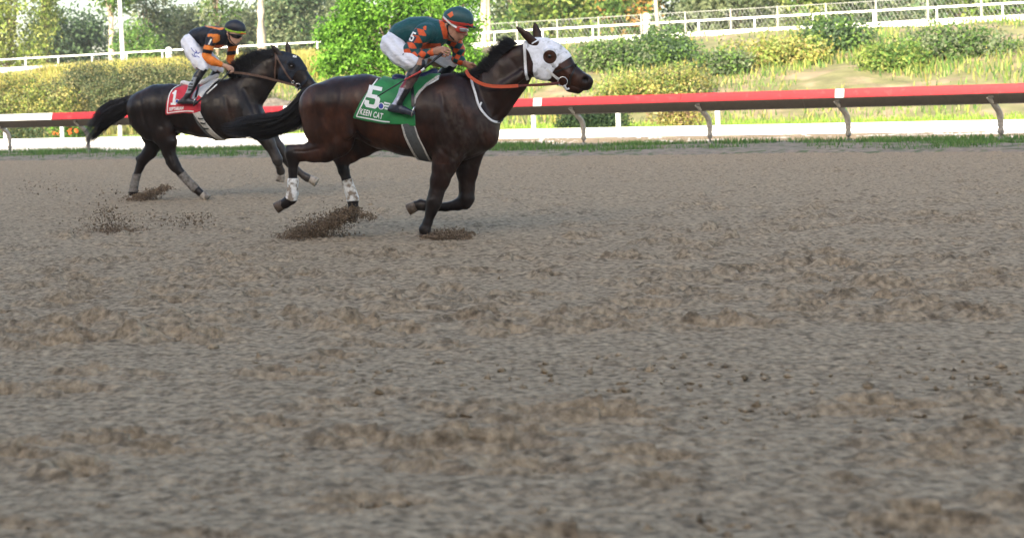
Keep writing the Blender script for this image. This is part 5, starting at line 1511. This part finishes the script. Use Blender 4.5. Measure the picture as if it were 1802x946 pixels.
# ------------------------------------------------------------------ rider in green and orange
p5_ = f5.empty('person'); tag(p5_, 'crouching jockey in dark green and orange silks holding a whip', 'jockey')
torso = [(694, 76, 0, 19, 1.5), (708, 62, 0, 21.5, 1.35), (728, 56.5, 0, 25, 1.3), (748, 57.5, 0, 26.5, 1.35), (766, 58, 0, 23.5, 1.45), (776, 54, 0, 15, 1.3)]
arm_n = [(752, 57, -.17, 15), (738, 66, -.22, 14), (722, 88, -.245, 12), (714, 100, -.25, 10.5)]
fore_n = [(714, 100, -.25, 10.5), (732, 98.5, -.245, 11), (752, 94, -.23, 8.2), (762, 91.5, -.22, 6.8)]
arm_f = [(784, 60, .16, 14), (800, 72, .2, 12), (807, 88, .21, 10.5), (805, 103, .21, 9)]
fore_f = [(805, 103, .21, 9), (812, 108, .2, 8.5), (821, 113, .17, 6.4)]
leg_n = [(692, 80, -.11, 20), (706, 96, -.19, 19), (724, 108, -.25, 16), (738, 114, -.27, 12.5)]
leg_f = [(698, 82, .11, 20), (735, 94, .2, 18), (770, 104, .26, 15), (795, 111, .27, 11.5)]
shin_n = [(739, 114, -.27, 11.2), (726, 134, -.30, 10.2), (712, 158, -.32, 9), (702, 178, -.33, 7.4)]
foot_n = [(700, 182, -.33, 8), (694, 190, -.33, 7.4), (710, 194, -.335, 6.4), (726, 199, -.34, 4.8)]
shin_f = [(795, 111, .27, 11), (778, 134, .30, 9.5), (762, 168, .33, 7.5), (768, 190, .33, 6)]
bd = Body(f5)
thin = lambda ch, k=.78: [(n[0], n[1], n[2], n[3] * k, *(n[4:])) for n in ch]
for ch, k in ((torso, .86), (arm_n, .76), (fore_n[:3], .78), (arm_f, .76), (fore_f[:2], .78), (leg_n, .86), (leg_f, .86), (shin_n, .8), (foot_n, .75), (shin_f, .8)):
    bd.chain(thin(ch, k), 0.03)
bd.chain([(756, 93, -.225, 6.0, .8), (763, 91.3, -.22, 5.2, .8)], 0.02); bd.chain([(815, 110, .19, 5.4, .8), (823, 114, .165, 5, .8)], 0.02)
bd.chain([(778, 54, 0, 12, 1.0), (789, 52, 0, 10.5, 1.0)], 0.03)                                            # neck
bd.chain([(803, 37, 0, 17, .84)], 0.02); bd.chain([(804, 49, -.01, 14.5, .84), (803, 56, -.01, 12.5, .86)], 0.03)
bd.chain([(791, 57, -.035, 6, .8), (797, 65, -.025, 6.5, .9), (802.5, 70, -.01, 5, 1.1)], 0.025); bd.chain([(792, 57, .045, 6, .8), (800, 67, .02, 5.5, .9)], 0.025)
bd.chain([(810, 60, -.01, 8, .9), (810.5, 65, -.01, 5.2, 1.1)], 0.02)
bd.chain([(817, 50, -.01, 5.5, 1.5)], 0.02)                                                                  # brow
bd.chain([(817.5, 54, -.01, 2.9, .9), (820.8, 61, -.01, 3.0, 1.1)], 0.012)                                   # nose
bd.chain([(818.5, 62.0, -.024, 1.7, .9)], 0.01); bd.chain([(818.5, 62.0, .004, 1.7, .9)], 0.01)
bd.chain([(814, 65.2, -.022, 1.6, 1), (815.5, 65.6, -.01, 1.8, 1), (814.5, 65.2, .004, 1.6, 1)], 0.008); bd.chain([(811.5, 68, -.02, 1.6, 1), (812.8, 68.3, -.01, 1.7, 1), (812, 68, .0, 1.6, 1)], 0.008)  # lips
bd.chain([(785.5, 43, -.072, 2.6, .5), (784, 47, -.075, 3.0, .5), (786.5, 51, -.07, 1.8, .5)], 0.008)        # ear
bd.cut(785.5, 46.5, -.083, 1.5)
hand(bd, f5, [(763, 91, -.22, 5.6, .8), (770, 90, -.222, 7.2, .62), (778, 88.6, -.222, 7.0, .66)],
     [[(780, 83.6, -.195), (788.5, 85, -.19), (791.5, 91, -.19), (786.5, 95, -.195)], [(781, 86, -.214), (791, 88, -.212), (792.5, 94.5, -.212), (785.5, 97.5, -.216)],
      [(780, 89, -.232), (789.5, 92, -.232), (789, 97.6, -.234), (782, 99, -.236)], [(777.5, 92, -.247), (785, 95.5, -.25), (783.5, 99.8, -.25), (778.5, 99.6, -.25)]],
     [(767, 95, -.2), (774, 98, -.196), (781, 98.2, -.2)], 1.75)
hand(bd, f5, [(822, 113.6, .168, 5.0, .8), (828, 116.5, .155, 6.4, .66), (832, 118, .15, 6.0, .7)],
     [[(833, 113.5, .13), (838.5, 117.5, .125), (837.5, 122, .125), (833, 123.5, .13)], [(834, 116.5, .146), (839, 120.5, .143), (837, 125, .143), (832, 125.5, .148)],
      [(832.5, 119, .163), (836.5, 123, .163), (834, 126.5, .165), (829.5, 126, .168)], [(829.5, 121, .178), (833, 124.5, .18), (830, 127, .18), (827, 126, .18)]],
     [(826, 112.5, .14), (832, 112.5, .125), (837, 114.5, .122)], 1.7)
def skincol(V): return None
_, Vb5, Qb5 = solid('body', bd, 0.0056, M_skin, p5_, it=1)
# silks
sh = Body(f5)
sh.chain(torso, 0.04)
sh.chain([(728, 66, -.05, 17, 1.2), (756, 66, -.05, 18, 1.3), (772, 64, .02, 15, 1.3)], 0.04)
n0 = len(sh.prims); sh.chain(arm_n, 0.03); sh.chain(fore_n[:3], 0.022); n1 = len(sh.prims)
sh.chain([(746, 58, -.2, 15.5, .8)], 0.03)
n2 = len(sh.prims); sh.chain(arm_f, 0.03); sh.chain(fore_f[:2], 0.022); n3 = len(sh.prims)
sh.chain([(778, 53, 0, 13.5, 1.1), (784, 52.5, 0, 12.2, 1.05)], 0.02)
def silk5(V):
    p = f5.px(V); C = np.tile(TEAL, (len(V), 1))
    dn = near_seg(V, sh.prims[n0:n1]); df = near_seg(V, sh.prims[n2:n3])
    ua, ta, La = axis_uv(f5, V, (746, 58), (714, 100), -.19, -.25); ub, tb, Lb = axis_uv(f5, V, (714, 100), (760, 92), -.25, -.22)
    up = near_seg(V, sh.prims[n0:n0 + 3]) < near_seg(V, sh.prims[n0 + 3:n1])
    pat = np.where(up, diamonds(ua + 0.03 * vnoise(V[:, 0] * 9, V[:, 2] * 9, 2), ta, 0.072), diamonds(ub + 0.03 * vnoise(V[:, 0] * 9, V[:, 2] * 9, 4), tb, 0.066, 0.05))
    m = (dn < 0.014) & pat & (p[:, 0] < 750 + np.clip(p[:, 1] - 70, 0, 60)) & (p[:, 1] > 46) & (V[:, 1] < -0.08)
    C[m] = ORG
    uc, tc_, Lc = axis_uv(f5, V, (790, 62), (805, 103), .17, .21)
    m = (df < 0.014) & diamonds(uc, tc_, 0.06) & (p[:, 0] > 788)
    C[m] = ORG
    C[(p[:, 0] > 776.5 + (p[:, 1] - 52) * 0.25) & (p[:, 1] > 34) & (p[:, 1] < 69) & (df > 0.01) & (dn > 0.02)] = ORG            # collar
    band = (p[:, 1] > 77.5 - (p[:, 0] - 742) * 0.02) & (p[:, 0] > 735) & (p[:, 0] < 776) & (dn > 0.012)
    C[band] = ORG
    return C
_, Vs5, Qs5 = solid('silks', sh, 0.0058, M_silk, p5_, silk5, it=1)
tr5 = Body(f5)
tr5.chain([(690, 76, 0, 18, 1.55), (700, 66, 0, 17, 1.45)], 0.03)
tr5.chain([(690, 79, -.10, 20, .9), (690, 79, .10, 20, .9)], 0.03)
tr5.chain([(n[0], n[1], n[2], n[3] + .6) for n in leg_n[:3]] + [(735, 114, -.27, 12.8)], 0.03); tr5.chain(leg_f, 0.03)
_, Vp5, Qp5 = cloth('breeches', tr5, 0.0, f5, [(660, 40), (692, 44), (716, 78), (790, 84), (806, 108), (778, 123), (745, 101), (741, 112), (733, 125), (720, 131), (700, 126), (660, 100)], -.1, 0.0075, M_breech, p5_, fold=foldf(f5, 0.9, 0, 0.006, 95))
bt = Body(f5); bt.chain(shin_n, 0.02); bt.chain(foot_n, 0.02)
bt.chain([(686, 192, -.33, 4.4)], 0.02)
def bootc(V):
    p = f5.px(V); C = np.tile(np.array((0.012, 0.012, 0.013)), (len(V), 1))
    t = fbm(V[:, 0] * 25, V[:, 2] * 25, 3, 4)
    m = (p[:, 1] > 137 + 4 * (t - .5)) & (p[:, 1] < 157 + 6 * (t - .5)); C[m] = np.array((0.23, 0.02, 0.03))
    m2 = m & (p[:, 0] > 714 - (p[:, 1] - 145) * .4); C[m2] = np.array((0.10, 0.055, 0.05))
    m3 = (p[:, 1] > 155) & (p[:, 0] < 707 - (p[:, 1] - 165) * 0.55) & (p[:, 1] < 184); C[m3] = np.array((0.42, 0.42, 0.52))
    C[p[:, 1] > 186] = np.array((0.03, 0.034, 0.05))
    return C
solid('boot', bt, 0.007, M_boot, p5_, bootc, it=1)
bf = Body(f5); bf.chain(shin_f, 0.02); bf.chain([(766, 190, .33, 6), (776, 197, .33, 5)], 0.02)
solid('boot', bf, 0.009, M_boot, p5_, lambda V: np.tile(np.array((0.012, 0.012, 0.013)), (len(V), 1)), it=1)
# helmet
he = Body(f5); he.chain([(797.5, 33.5, 0, 19.2, .86), (806, 32.4, 0, 19.6, .86), (815, 34.5, 0, 18.8, .84)], 0.03)
ho, Vhe, Qhe = cloth('helmet', he, 0.0, f5, [(770, 5), (845, 5), (838, 47.5), (834, 47), (815, 44.5), (797, 41.5), (790, 45), (783, 44), (777, 36)], -.07, 0.0058, M_helm5, p5_)
BHe = bvh((Vhe, Qhe))
v, f = drape(f5, BHe, [(779, 32.5), (788, 37.2), (800, 40.6), (816, 43.2), (832, 44.8)], 0.026, 0.006, 0.002, 26); mk('band', v, f, M_redband, ho)
v2 = np.array([(796, 20.5), (798.2, 27.5), (792.5, 32), (787.2, 26)]); decal('emblem', f5, BHe, v2, [[0, 1, 2, 3]], M_orange, ho, 0.003)
vi = Body(f5); vi.chain([(818, 45.5, 0, 3.0, 4.6), (829, 47.0, 0, 2.4, 4.4), (836, 48.2, 0, 1.6, 3.6)], 0.01); solid('visor', vi, 0.0055, M_helm5, ho, it=1)
# goggles, strap
fa = Body(f5); fa.prims = [p for p in bd.prims]
gp = Body(f5); gp.chain([(803, 56, -.01, 14, .84), (804, 49, -.01, 15.2, .84), (816, 51, -.01, 7, 1.7)], 0.02)
go, Vg, Qg = cloth('goggles', gp, 0.006, f5, [(800, 46.5), (812, 46.8), (826, 49), (827.5, 52), (823, 57), (815, 58.5), (807, 58), (802, 54)], -.06, 0.0055, M_redband, p5_)
BG = bvh((Vg, Qg))
gl = Body(f5); gl.prims = gp.prims
cloth('lens', gl, 0.010, f5, [(809, 49.5), (818, 50), (825, 51.2), (822.5, 55.5), (815.5, 57), (810, 55.5)], -.06, 0.005, M_lens, go)
v, f = drape(f5, bvh((Vb5, Qb5), (Vhe, Qhe), (Vg, Qg)), [(781, 30), (789, 38), (797, 44.5), (804, 49)], 0.016, 0.005, 0.007, 16); mk('strap', v, f, M_print, go)
v, f = drape(f5, bvh((Vb5, Qb5)), [(787, 44), (787.5, 54), (791, 62), (799, 70)], 0.013, 0.004, 0.003, 14); mk('chin_strap', v, f, M_black, p5_)
# number on the sleeve and wrist band
BS5 = bvh((Vs5, Qs5))
decal('arm_patch', f5, BS5, np.array([(728.5, 53), (738, 57.5), (727.5, 76.5), (718, 73)]), [[0, 1, 2, 3]], M_navyp, p5_, 0.003, 2)
decal('arm_number', f5, BS5, place2d(np.array(FIVE[0]), (719.5, 71.5), (6.5, 2.6), (7.2, -15.5)), FIVE[1], M_print, p5_, 0.005, 2)
wr = Body(f5); wr.chain([(756, 93, -.225, 7.2, .82), (763, 91.3, -.22, 6.2, .82)], 0.01)
cloth('cuff', wr, 0.002, f5, [(758, 80), (762.5, 80), (764, 105), (759.5, 105)], -.22, 0.005, M_orange, p5_)
cloth('cuff', wr, 0.0005, f5, [(753.5, 80), (757.5, 80), (759, 105), (754.5, 105)], -.22, 0.005, mat('green_cuff', (0.18, 0.30, 0.10), rough=0.6), p5_)
# whip
w5 = f5.empty('riding_whip'); tag(w5, 'thin black and red whip held low by the jockey in green', 'whip')
def shaft(fr, name, pts, r, m, parent):
    v, f = tube([fr.pt(*q) for q in pts], r, 7); return mk(name, v, f, m, parent, smooth=True)
shaft(f5, 'handle', [(785, 89, -.205), (766, 104, -.29), (747, 120.5, -.36)], [0.013, 0.012, 0.010], M_blackl, w5)
shaft(f5, 'collar', [(747, 120.5, -.36), (741, 125.5, -.362)], [0.0105, 0.0095], M_print, w5)
shaft(f5, 'shaft', [(741, 125.5, -.362), (712, 141, -.372)], [0.0095, 0.007], M_redband, w5)
shaft(f5, 'tip', [(712, 141, -.372), (664, 170, -.38)], [0.007, 0.005], M_blackl, w5)

# ------------------------------------------------------------------ rider in black and orange
p1_ = f1.empty('person'); tag(p1_, 'jockey in black and orange silks standing in his stirrups on the rear horse', 'jockey')
torso = [(337, 72, 0, 14, 1.5), (348, 66, 0, 15.5, 1.35), (362, 64, 0, 17, 1.3), (378, 64.5, 0, 17.5, 1.4), (389, 64, 0, 14.5, 1.45), (395, 60, 0, 10, 1.3)]
arm_n = [(380, 62, -.18, 10.2), (372, 70, -.23, 9.6), (366, 88, -.245, 8.2), (362, 101, -.245, 7.6)]
fore_n = [(362, 101, -.245, 7.6), (374, 108, -.235, 7.4), (388, 113.5, -.21, 5.2), (395, 116, -.19, 4.4)]
arm_f = [(400, 68, .16, 9.6), (410, 78, .2, 8.4), (407, 94, .21, 7), (405, 105, .21, 6.5)]
fore_f = [(405, 105, .21, 6.5), (410, 114, .15, 5.6), (413, 119, .1, 4.4)]
leg_n = [(334, 77, -.11, 14.5), (341, 93, -.19, 13.6), (350, 109, -.25, 11.5), (357, 119, -.27, 8.8)]
leg_f = [(340, 78, .11, 14.5), (358, 94, .2, 13), (374, 110, .26, 11), (384, 120, .27, 9)]
shin_n = [(358, 120, -.27, 8), (348, 135, -.30, 7.4), (338, 153, -.32, 6.6), (331, 167, -.33, 5.4)]
foot_n = [(329, 171, -.33, 5.6), (322, 178, -.33, 5.0), (334, 178.5, -.335, 4.4), (346, 180.5, -.34, 3.2)]
shin_f = [(384, 120, .27, 7.8), (374, 138, .30, 6.8), (364, 158, .33, 5.6), (366, 172, .33, 4.4)]
bd = Body(f1)
for ch, k in ((torso, .86), (arm_n, .76), (fore_n[:3], .78), (arm_f, .76), (fore_f[:2], .78), (leg_n, .86), (leg_f, .86), (shin_n, .8), (foot_n, .75), (shin_f, .8)):
    bd.chain(thin(ch, k), 0.03)
bd.chain([(388, 113.5, -.21, 4.2, .8), (396, 116.5, -.19, 3.7, .8)], 0.02); bd.chain([(409, 113, .16, 4, .8), (413, 119, .1, 3.6, .8)], 0.02)
bd.chain([(394, 62, 0, 8, 1.0), (402, 60, 0, 7.4, 1.0)], 0.03)
bd.chain([(412, 50, 0, 12, .84)], 0.02); bd.chain([(412.5, 59, -.01, 10.4, .84), (412.5, 65, -.01, 9, .86)], 0.03)
bd.chain([(404, 64, -.035, 4.2, .8), (409, 72, -.025, 4.8, .9), (414, 76.5, -.01, 3.8, 1.1)], 0.025); bd.chain([(405, 64, .045, 4.2, .8), (412, 74, .02, 4, .9)], 0.025)
bd.chain([(417.5, 68, -.01, 6, .9), (418, 72.5, -.01, 3.8, 1.1)], 0.02)
bd.chain([(421, 60, -.01, 4, 1.5)], 0.02)
bd.chain([(421.5, 63, -.01, 2.1, .9), (424, 68.5, -.01, 2.2, 1.1)], 0.012)
bd.chain([(420.4, 72, -.02, 1.2, 1), (421.4, 72.2, -.01, 1.3, 1), (420.6, 72, .003, 1.2, 1)], 0.008); bd.chain([(419, 74.2, -.01, 1.3, 1.6)], 0.008)
bd.chain([(400, 56, -.072, 1.9, .5), (399, 59.5, -.075, 2.1, .5), (401, 62.5, -.07, 1.4, .5)], 0.008)
hand(bd, f1, [(396, 116.5, -.19, 3.8, .8), (401, 119, -.175, 4.8, .66), (405, 121, -.165, 4.6, .7)],
     [[(406, 117.5, -.135), (410.5, 120.5, -.13), (410.5, 124.5, -.13), (406.5, 126, -.135)], [(407, 120, -.152), (411, 123.5, -.15), (409.5, 127, -.15), (405.5, 127.2, -.154)],
      [(405.5, 122.5, -.17), (408.5, 126, -.17), (406.5, 128.6, -.172), (402.8, 127.8, -.174)], [(403, 124, -.184), (405.2, 127, -.186), (403, 129, -.186), (400.5, 127.5, -.186)]],
     [(400, 116.5, -.15), (405, 116.5, -.135), (409, 118, -.13)], 1.25)
hand(bd, f1, [(413, 119, .1, 3.7, .8), (416, 122, .085, 4.4, .7)],
     [[(418, 120, .06), (421, 123, .055), (420, 126, .055), (417, 127, .06)], [(418, 122.5, .078), (421, 125.5, .075), (419, 128, .075), (416, 128, .08)],
      [(416.5, 124.5, .094), (419, 127.3, .094), (416.5, 129, .096), (414, 128, .098)], [(414.5, 126, .108), (416.5, 128.3, .11), (414, 129.6, .11), (412, 128, .11)]],
     [(414, 118, .07), (418, 118, .06), (421, 120, .058)], 1.25)
_, Vb1, Qb1 = solid('body', bd, 0.0068, M_skin2, p1_, it=1)
sh = Body(f1); sh.chain(torso, 0.04)
sh.chain([(366, 71, -.05, 12, 1.2), (384, 72, -.03, 13, 1.3)], 0.04)
n0 = len(sh.prims); sh.chain(arm_n, 0.03); sh.chain(fore_n[:3], 0.022); n1 = len(sh.prims)
sh.chain([(377, 63, -.2, 10.6, .8)], 0.03)
n2 = len(sh.prims); sh.chain(arm_f, 0.03); sh.chain(fore_f[:2], 0.022); n3 = len(sh.prims)
sh.chain([(394, 61, 0, 9.2, 1.1), (399, 60.5, 0, 8.4, 1.05)], 0.02)
ORG1 = np.array((0.74, 0.20, 0.025))
def silk1(V):
    p = f1.px(V); C = np.tile(BK, (len(V), 1))
    dn = near_seg(V, sh.prims[n0:n1]); df = near_seg(V, sh.prims[n2:n3])
    a = (dn < 0.012) & (V[:, 1] < -.1)
    y_ = p[:, 1] - (p[:, 0] - 366) * 0.16
    C[a & (p[:, 1] < 76) & (p[:, 1] > 62) & (p[:, 0] > 374) & (p[:, 0] < 387)] = ORG1
    C[a & (p[:, 1] < 65) & (p[:, 1] > 60) & (p[:, 0] > 365) & (p[:, 0] < 384)] = ORG1
    C[a & (y_ > 80) & (y_ < 88)] = ORG1; C[a & (y_ >= 94.5)] = ORG1
    C[(p[:, 1] < 60) & (dn < 0.012) & (p[:, 0] < 372) & (V[:, 1] > -.2)] = BK
    b = (df < 0.012) & (p[:, 0] > 397) & (p[:, 1] > 70)
    y2 = p[:, 1] + (p[:, 0] - 407) * 0.1
    C[b & (y2 > 82) & (y2 < 90)] = ORG1; C[b & (y2 > 97)] = ORG1
    C[(p[:, 1] > 79.5) & (p[:, 0] > 376) & (p[:, 0] < 398) & (dn > 0.012) & (df > 0.01)] = np.array((0.45, 0.10, 0.03))
    # orange ring on the back
    bx = (p[:, 0] - 378) / 17.0; by = V[:, 1] / 0.13
    rr = np.hypot(bx, by)
    C[(p[:, 1] < 53) & (rr < 1.05) & (rr > 0.66) & (dn > 0.0)] = ORG1
    return C
_, Vs1, Qs1 = solid('silks', sh, 0.0068, M_silk, p1_, silk1, it=1)
tr1 = Body(f1)
tr1.chain([(335, 74, 0, 13.5, 1.5), (341, 67, 0, 12.5, 1.4)], 0.03); tr1.chain([(334, 76, -.10, 14.4, .9), (334, 76, .10, 14.4, .9)], 0.03)
tr1.chain([(n[0], n[1], n[2], n[3] + .5) for n in leg_n[:3]] + [(356, 120, -.27, 10)], 0.03); tr1.chain(leg_f[:3] + [(384, 122, .27, 10)], 0.03)
_, Vp1, Qp1 = cloth('breeches', tr1, 0.002, f1, [(312, 50), (336, 56), (354, 84), (380, 92), (392, 120), (391, 124.5), (377, 128.5), (370, 122), (367, 126.5), (360, 122), (354.5, 119.5), (353, 124), (345.5, 127), (335, 120), (312, 90)], -.1, 0.009, M_breech, p1_, fold=foldf(f1, 0.5, 0, 0.006, 80))
BP1 = bvh((Vp1, Qp1))
for st in ([(336, 84.5), (340, 90), (344, 93), (350, 95)], [(338, 95), (342, 100), (347, 99), (351, 102)], [(347, 90), (342, 96), (345, 101)], [(344, 88), (347, 94), (352, 92.5)]):
    stripe('signature', f1, BP1, st, 1.1, M_blue, p1_, 0.004, 14)
bt = Body(f1); bt.chain(shin_n, 0.02); bt.chain(foot_n, 0.02); bt.chain([(315, 180, -.33, 3.4)], 0.02)
def bootc1(V):
    p = f1.px(V); C = np.tile(np.array((0.010, 0.010, 0.012)), (len(V), 1))
    t = fbm(V[:, 0] * 25, V[:, 2] * 25, 3, 4)
    C[(p[:, 1] > 136) & (p[:, 1] < 164) & (p[:, 0] < 345.5 - (p[:, 1] - 138) * 0.42)] = np.array((0.24, 0.26, 0.28))
    for yy_ in (142, 148, 153, 158):
        C[(np.abs(p[:, 1] - yy_) < 1.4) & (p[:, 0] > 331) & (p[:, 0] < 340)] = np.array((0.02, 0.02, 0.02))
    C[p[:, 1] > 175] = np.array((0.03, 0.032, 0.04))
    return C
solid('boot', bt, 0.008, M_boot, p1_, bootc1, it=1)
bf = Body(f1); bf.chain(shin_f, 0.02); bf.chain([(364, 172, .33, 4.4), (374, 177, .33, 3.6)], 0.02)
solid('boot', bf, 0.010, M_boot, p1_, lambda V: np.tile(np.array((0.010, 0.010, 0.012)), (len(V), 1)), it=1)
he = Body(f1); he.chain([(407.5, 49.5, 0, 13.0, .86), (413.5, 49, 0, 13.3, .86), (420, 51, 0, 12.8, .84)], 0.03)
ho, Vhe, Qhe = cloth('helmet', he, 0.0, f1, [(388, 25), (440, 25), (436, 57.5), (432, 58.5), (420, 58), (409, 56), (403, 58), (398, 56), (394, 49)], -.07, 0.0068, M_helm1, p1_)
BHe = bvh((Vhe, Qhe))
v, f = drape(f1, BHe, [(396.5, 50.5), (402, 53.5), (412, 56.2), (422, 57.2), (431.5, 57)], 0.026, 0.007, 0.002, 26); mk('band', v, f, M_lime, ho)
vi = Body(f1); vi.chain([(420, 58.5, 0, 2.0, 4.6), (428, 59.3, 0, 1.6, 4.4), (432, 59.8, 0, 1.1, 3.6)], 0.01); solid('visor', vi, 0.0065, M_orange, ho, it=1)
gp = Body(f1); gp.chain([(412.5, 65, -.01, 9.8, .84), (412.5, 59, -.01, 11, .84), (421, 62, -.01, 5, 1.7)], 0.02)
go, Vg, Qg = cloth('goggles', gp, 0.006, f1, [(405.5, 59.5), (418, 60.5), (428, 61.5), (428.5, 64), (425.5, 67.5), (418, 69), (411.5, 67), (406, 63)], -.06, 0.0062, M_lensd, p1_)
v, f = drape(f1, bvh((Vb1, Qb1), (Vg, Qg), (Vhe, Qhe)), [(396.5, 56), (402, 59), (409, 62)], 0.016, 0.005, 0.005, 10); mk('strap', v, f, M_black, go)
v, f = drape(f1, bvh((Vb1, Qb1)), [(403, 60), (404, 68), (409, 75), (414, 79)], 0.014, 0.004, 0.003, 12); mk('chin_strap', v, f, M_black, p1_)
BS1 = bvh((Vs1, Qs1))
decal('arm_patch', f1, BS1, np.array([(370, 64), (377, 66.5), (371.5, 82), (362, 79.5)]), [[0, 1, 2, 3]], M_navyp, p1_, 0.003, 2)
decal('arm_number', f1, BS1, np.array([(370.6, 68.6), (373.2, 69.4), (368.6, 79.4), (365.8, 78.6)]), [[0, 1, 2, 3]], M_print, p1_, 0.005, 2)
w1 = f1.empty('riding_whip'); tag(w1, 'whip pointing down along the shoulder of the rear horse', 'whip')
shaft(f1, 'handle', [(406, 123, -.16), (396, 135, -.31), (382, 148.5, -.36)], [0.012, 0.011, 0.010], M_blackl, w1)
shaft(f1, 'collar', [(382, 148.5, -.36), (364, 165, -.37)], [0.010, 0.009], M_print, w1)
shaft(f1, 'tip', [(364, 165, -.37), (340, 186.5, -.38)], [0.010, 0.013], M_blackl, w1)

# ================================================================== flying dirt
def spray(name, label, fr, segs, n, rmax, seed):
    """clods scattered along px polylines: (x, y, depth y, spread_px) nodes with a density weight"""
    r = np.random.default_rng(seed); P_ = []; R = []
    for nodes, w in segs:
        nodes = np.array(nodes, float); m = int(n * w)
        t = r.uniform(0, len(nodes) - 1.001, m); i = t.astype(int); f = (t - i)[:, None]
        c = nodes[i] * (1 - f) + nodes[i + 1] * f
        for q in c:
            x = q[0] + r.normal(0, q[3]); y = q[1] + r.normal(0, q[3] * 0.42)
            yy_ = q[2] + r.normal(0, 0.16)
            l = fr.pt(x, y, yy_)
            if l[2] < 0.01: l[2] = 0.01 + abs(r.normal(0, .02))
            P_.append(l); R.append(min(rmax, 0.0035 + r.gamma(1.6, rmax * 0.14)))
    V, T = rocklets(np.array(P_), np.array(R), seed, 0.9)
    o = fr.empty('flying_dirt') if False else mk(name, V, T, M_clod)
    o.location = fr.O; o.rotation_euler = (0, 0, -fr.phi)
    return tag(o, label, 'dirt', kind='stuff')
spray('flying_dirt', 'spray of dark dirt kicked up behind the hind hoof of the leading horse', f5,
      [([(624, 366, .1, 6), (606, 380, .05, 11), (582, 392, 0, 14), (552, 405, 0, 15), (516, 418, 0, 11)], .7), ([(615, 372, .1, 14), (575, 392, 0, 24), (525, 412, 0, 24)], .3), ([(636, 376, .1, 9), (655, 384, .1, 6)], 0.05), ([(600, 412, 0, 22), (540, 419, 0, 24), (500, 422, 0, 14)], .15)], 5600, 0.0135, 1)
spray('flying_dirt', 'small spray of dirt around the planted hind hoof of the rear horse', f1,
      [([(240, 343, .1, 6), (258, 343, .05, 7), (275, 338, 0, 8), (294, 328, 0, 5)], 1.0), ([(225, 350, 0, 8), (270, 350, 0, 10)], 0.25), ([(160, 330, 0, 16), (250, 350, 0, 18)], .06)], 1900, 0.019, 2)
spray('flying_dirt', 'loose clods of dirt falling to the track behind the two horses', f5,
      [([(190, 365, 1.2, 12), (188, 388, 1.2, 16), (208, 412, 1.0, 14)], .55), ([(150, 402, 1.0, 26), (250, 392, 1.2, 34)], .5), ([(300, 392, 1.2, 22), (370, 382, 1.4, 12)], .35), ([(40, 320, 3, 20), (120, 335, 3, 26)], .12), ([(180, 410, .9, 10), (240, 414, .9, 10)], .4)], 900, 0.016, 3)
spray('dirt_mound', 'heap of loose dirt thrown up by the front hoof of the leading horse', f5,
      [([(758, 418, -.15, 8), (790, 414, -.15, 9), (822, 419, -.15, 7)], 1.0), ([(755, 424, -.15, 9), (820, 426, -.15, 8)], .8), ([(785, 410, -.15, 16), (815, 414, -.15, 12)], .15)], 2600, 0.015, 4)
# ================================================================== thin haze in the air
M_air = bpy.data.materials.new('haze')
M_air.use_nodes = True
nt = M_air.node_tree
for n_ in list(nt.nodes):
    if n_.type == 'BSDF_PRINCIPLED': nt.nodes.remove(n_)
pv = nt.nodes.new('ShaderNodeVolumePrincipled')
pv.inputs['Color'].default_value = (0.98, 0.96, 0.92, 1)
pv.inputs['Density'].default_value = 0.0004
pv.inputs['Anisotropy'].default_value = 0.2
nt.links.new(pv.outputs[0], nt.nodes['Material Output'].inputs['Volume'])
vv, ff = box((0, 180, 18.9), (860, 700, 40))
tag(mk('haze', vv, ff, M_air), 'thin warm haze hanging in the air over the far trees', 'haze', kind='stuff')

# things of one kind share a group
GROUPS = {'horse': 'racehorses galloping to the right', 'person': 'jockeys riding the two horses', 'saddle_cloth': 'numbered saddle cloths', 'saddle': 'racing saddles', 'racing_hood': 'blinker hoods of the horses',
          'bridle': 'bridles of the horses', 'riding_whip': 'riding whips of the jockeys', 'furlong_post': 'white banded furlong posts', 'boulder': 'stones along the foot of the bank', 'palm_tree': 'palms behind the track',
          'bank_shrub': 'brushy shrubs on the left bank', 'bank_bush': 'bushes on the right bank', 'straw_bush': 'straw coloured bushes above the rail'}
for o in list(SC.objects):
    if o.parent is None and o.get('category') and not o.get('group'):
        n_ = o.name.split('.')[0]
        if n_ in GROUPS: o['group'] = GROUPS[n_]
        elif n_.endswith('_tree') and n_ != 'broadleaf_tree': o['group'] = 'trees behind the upper track'
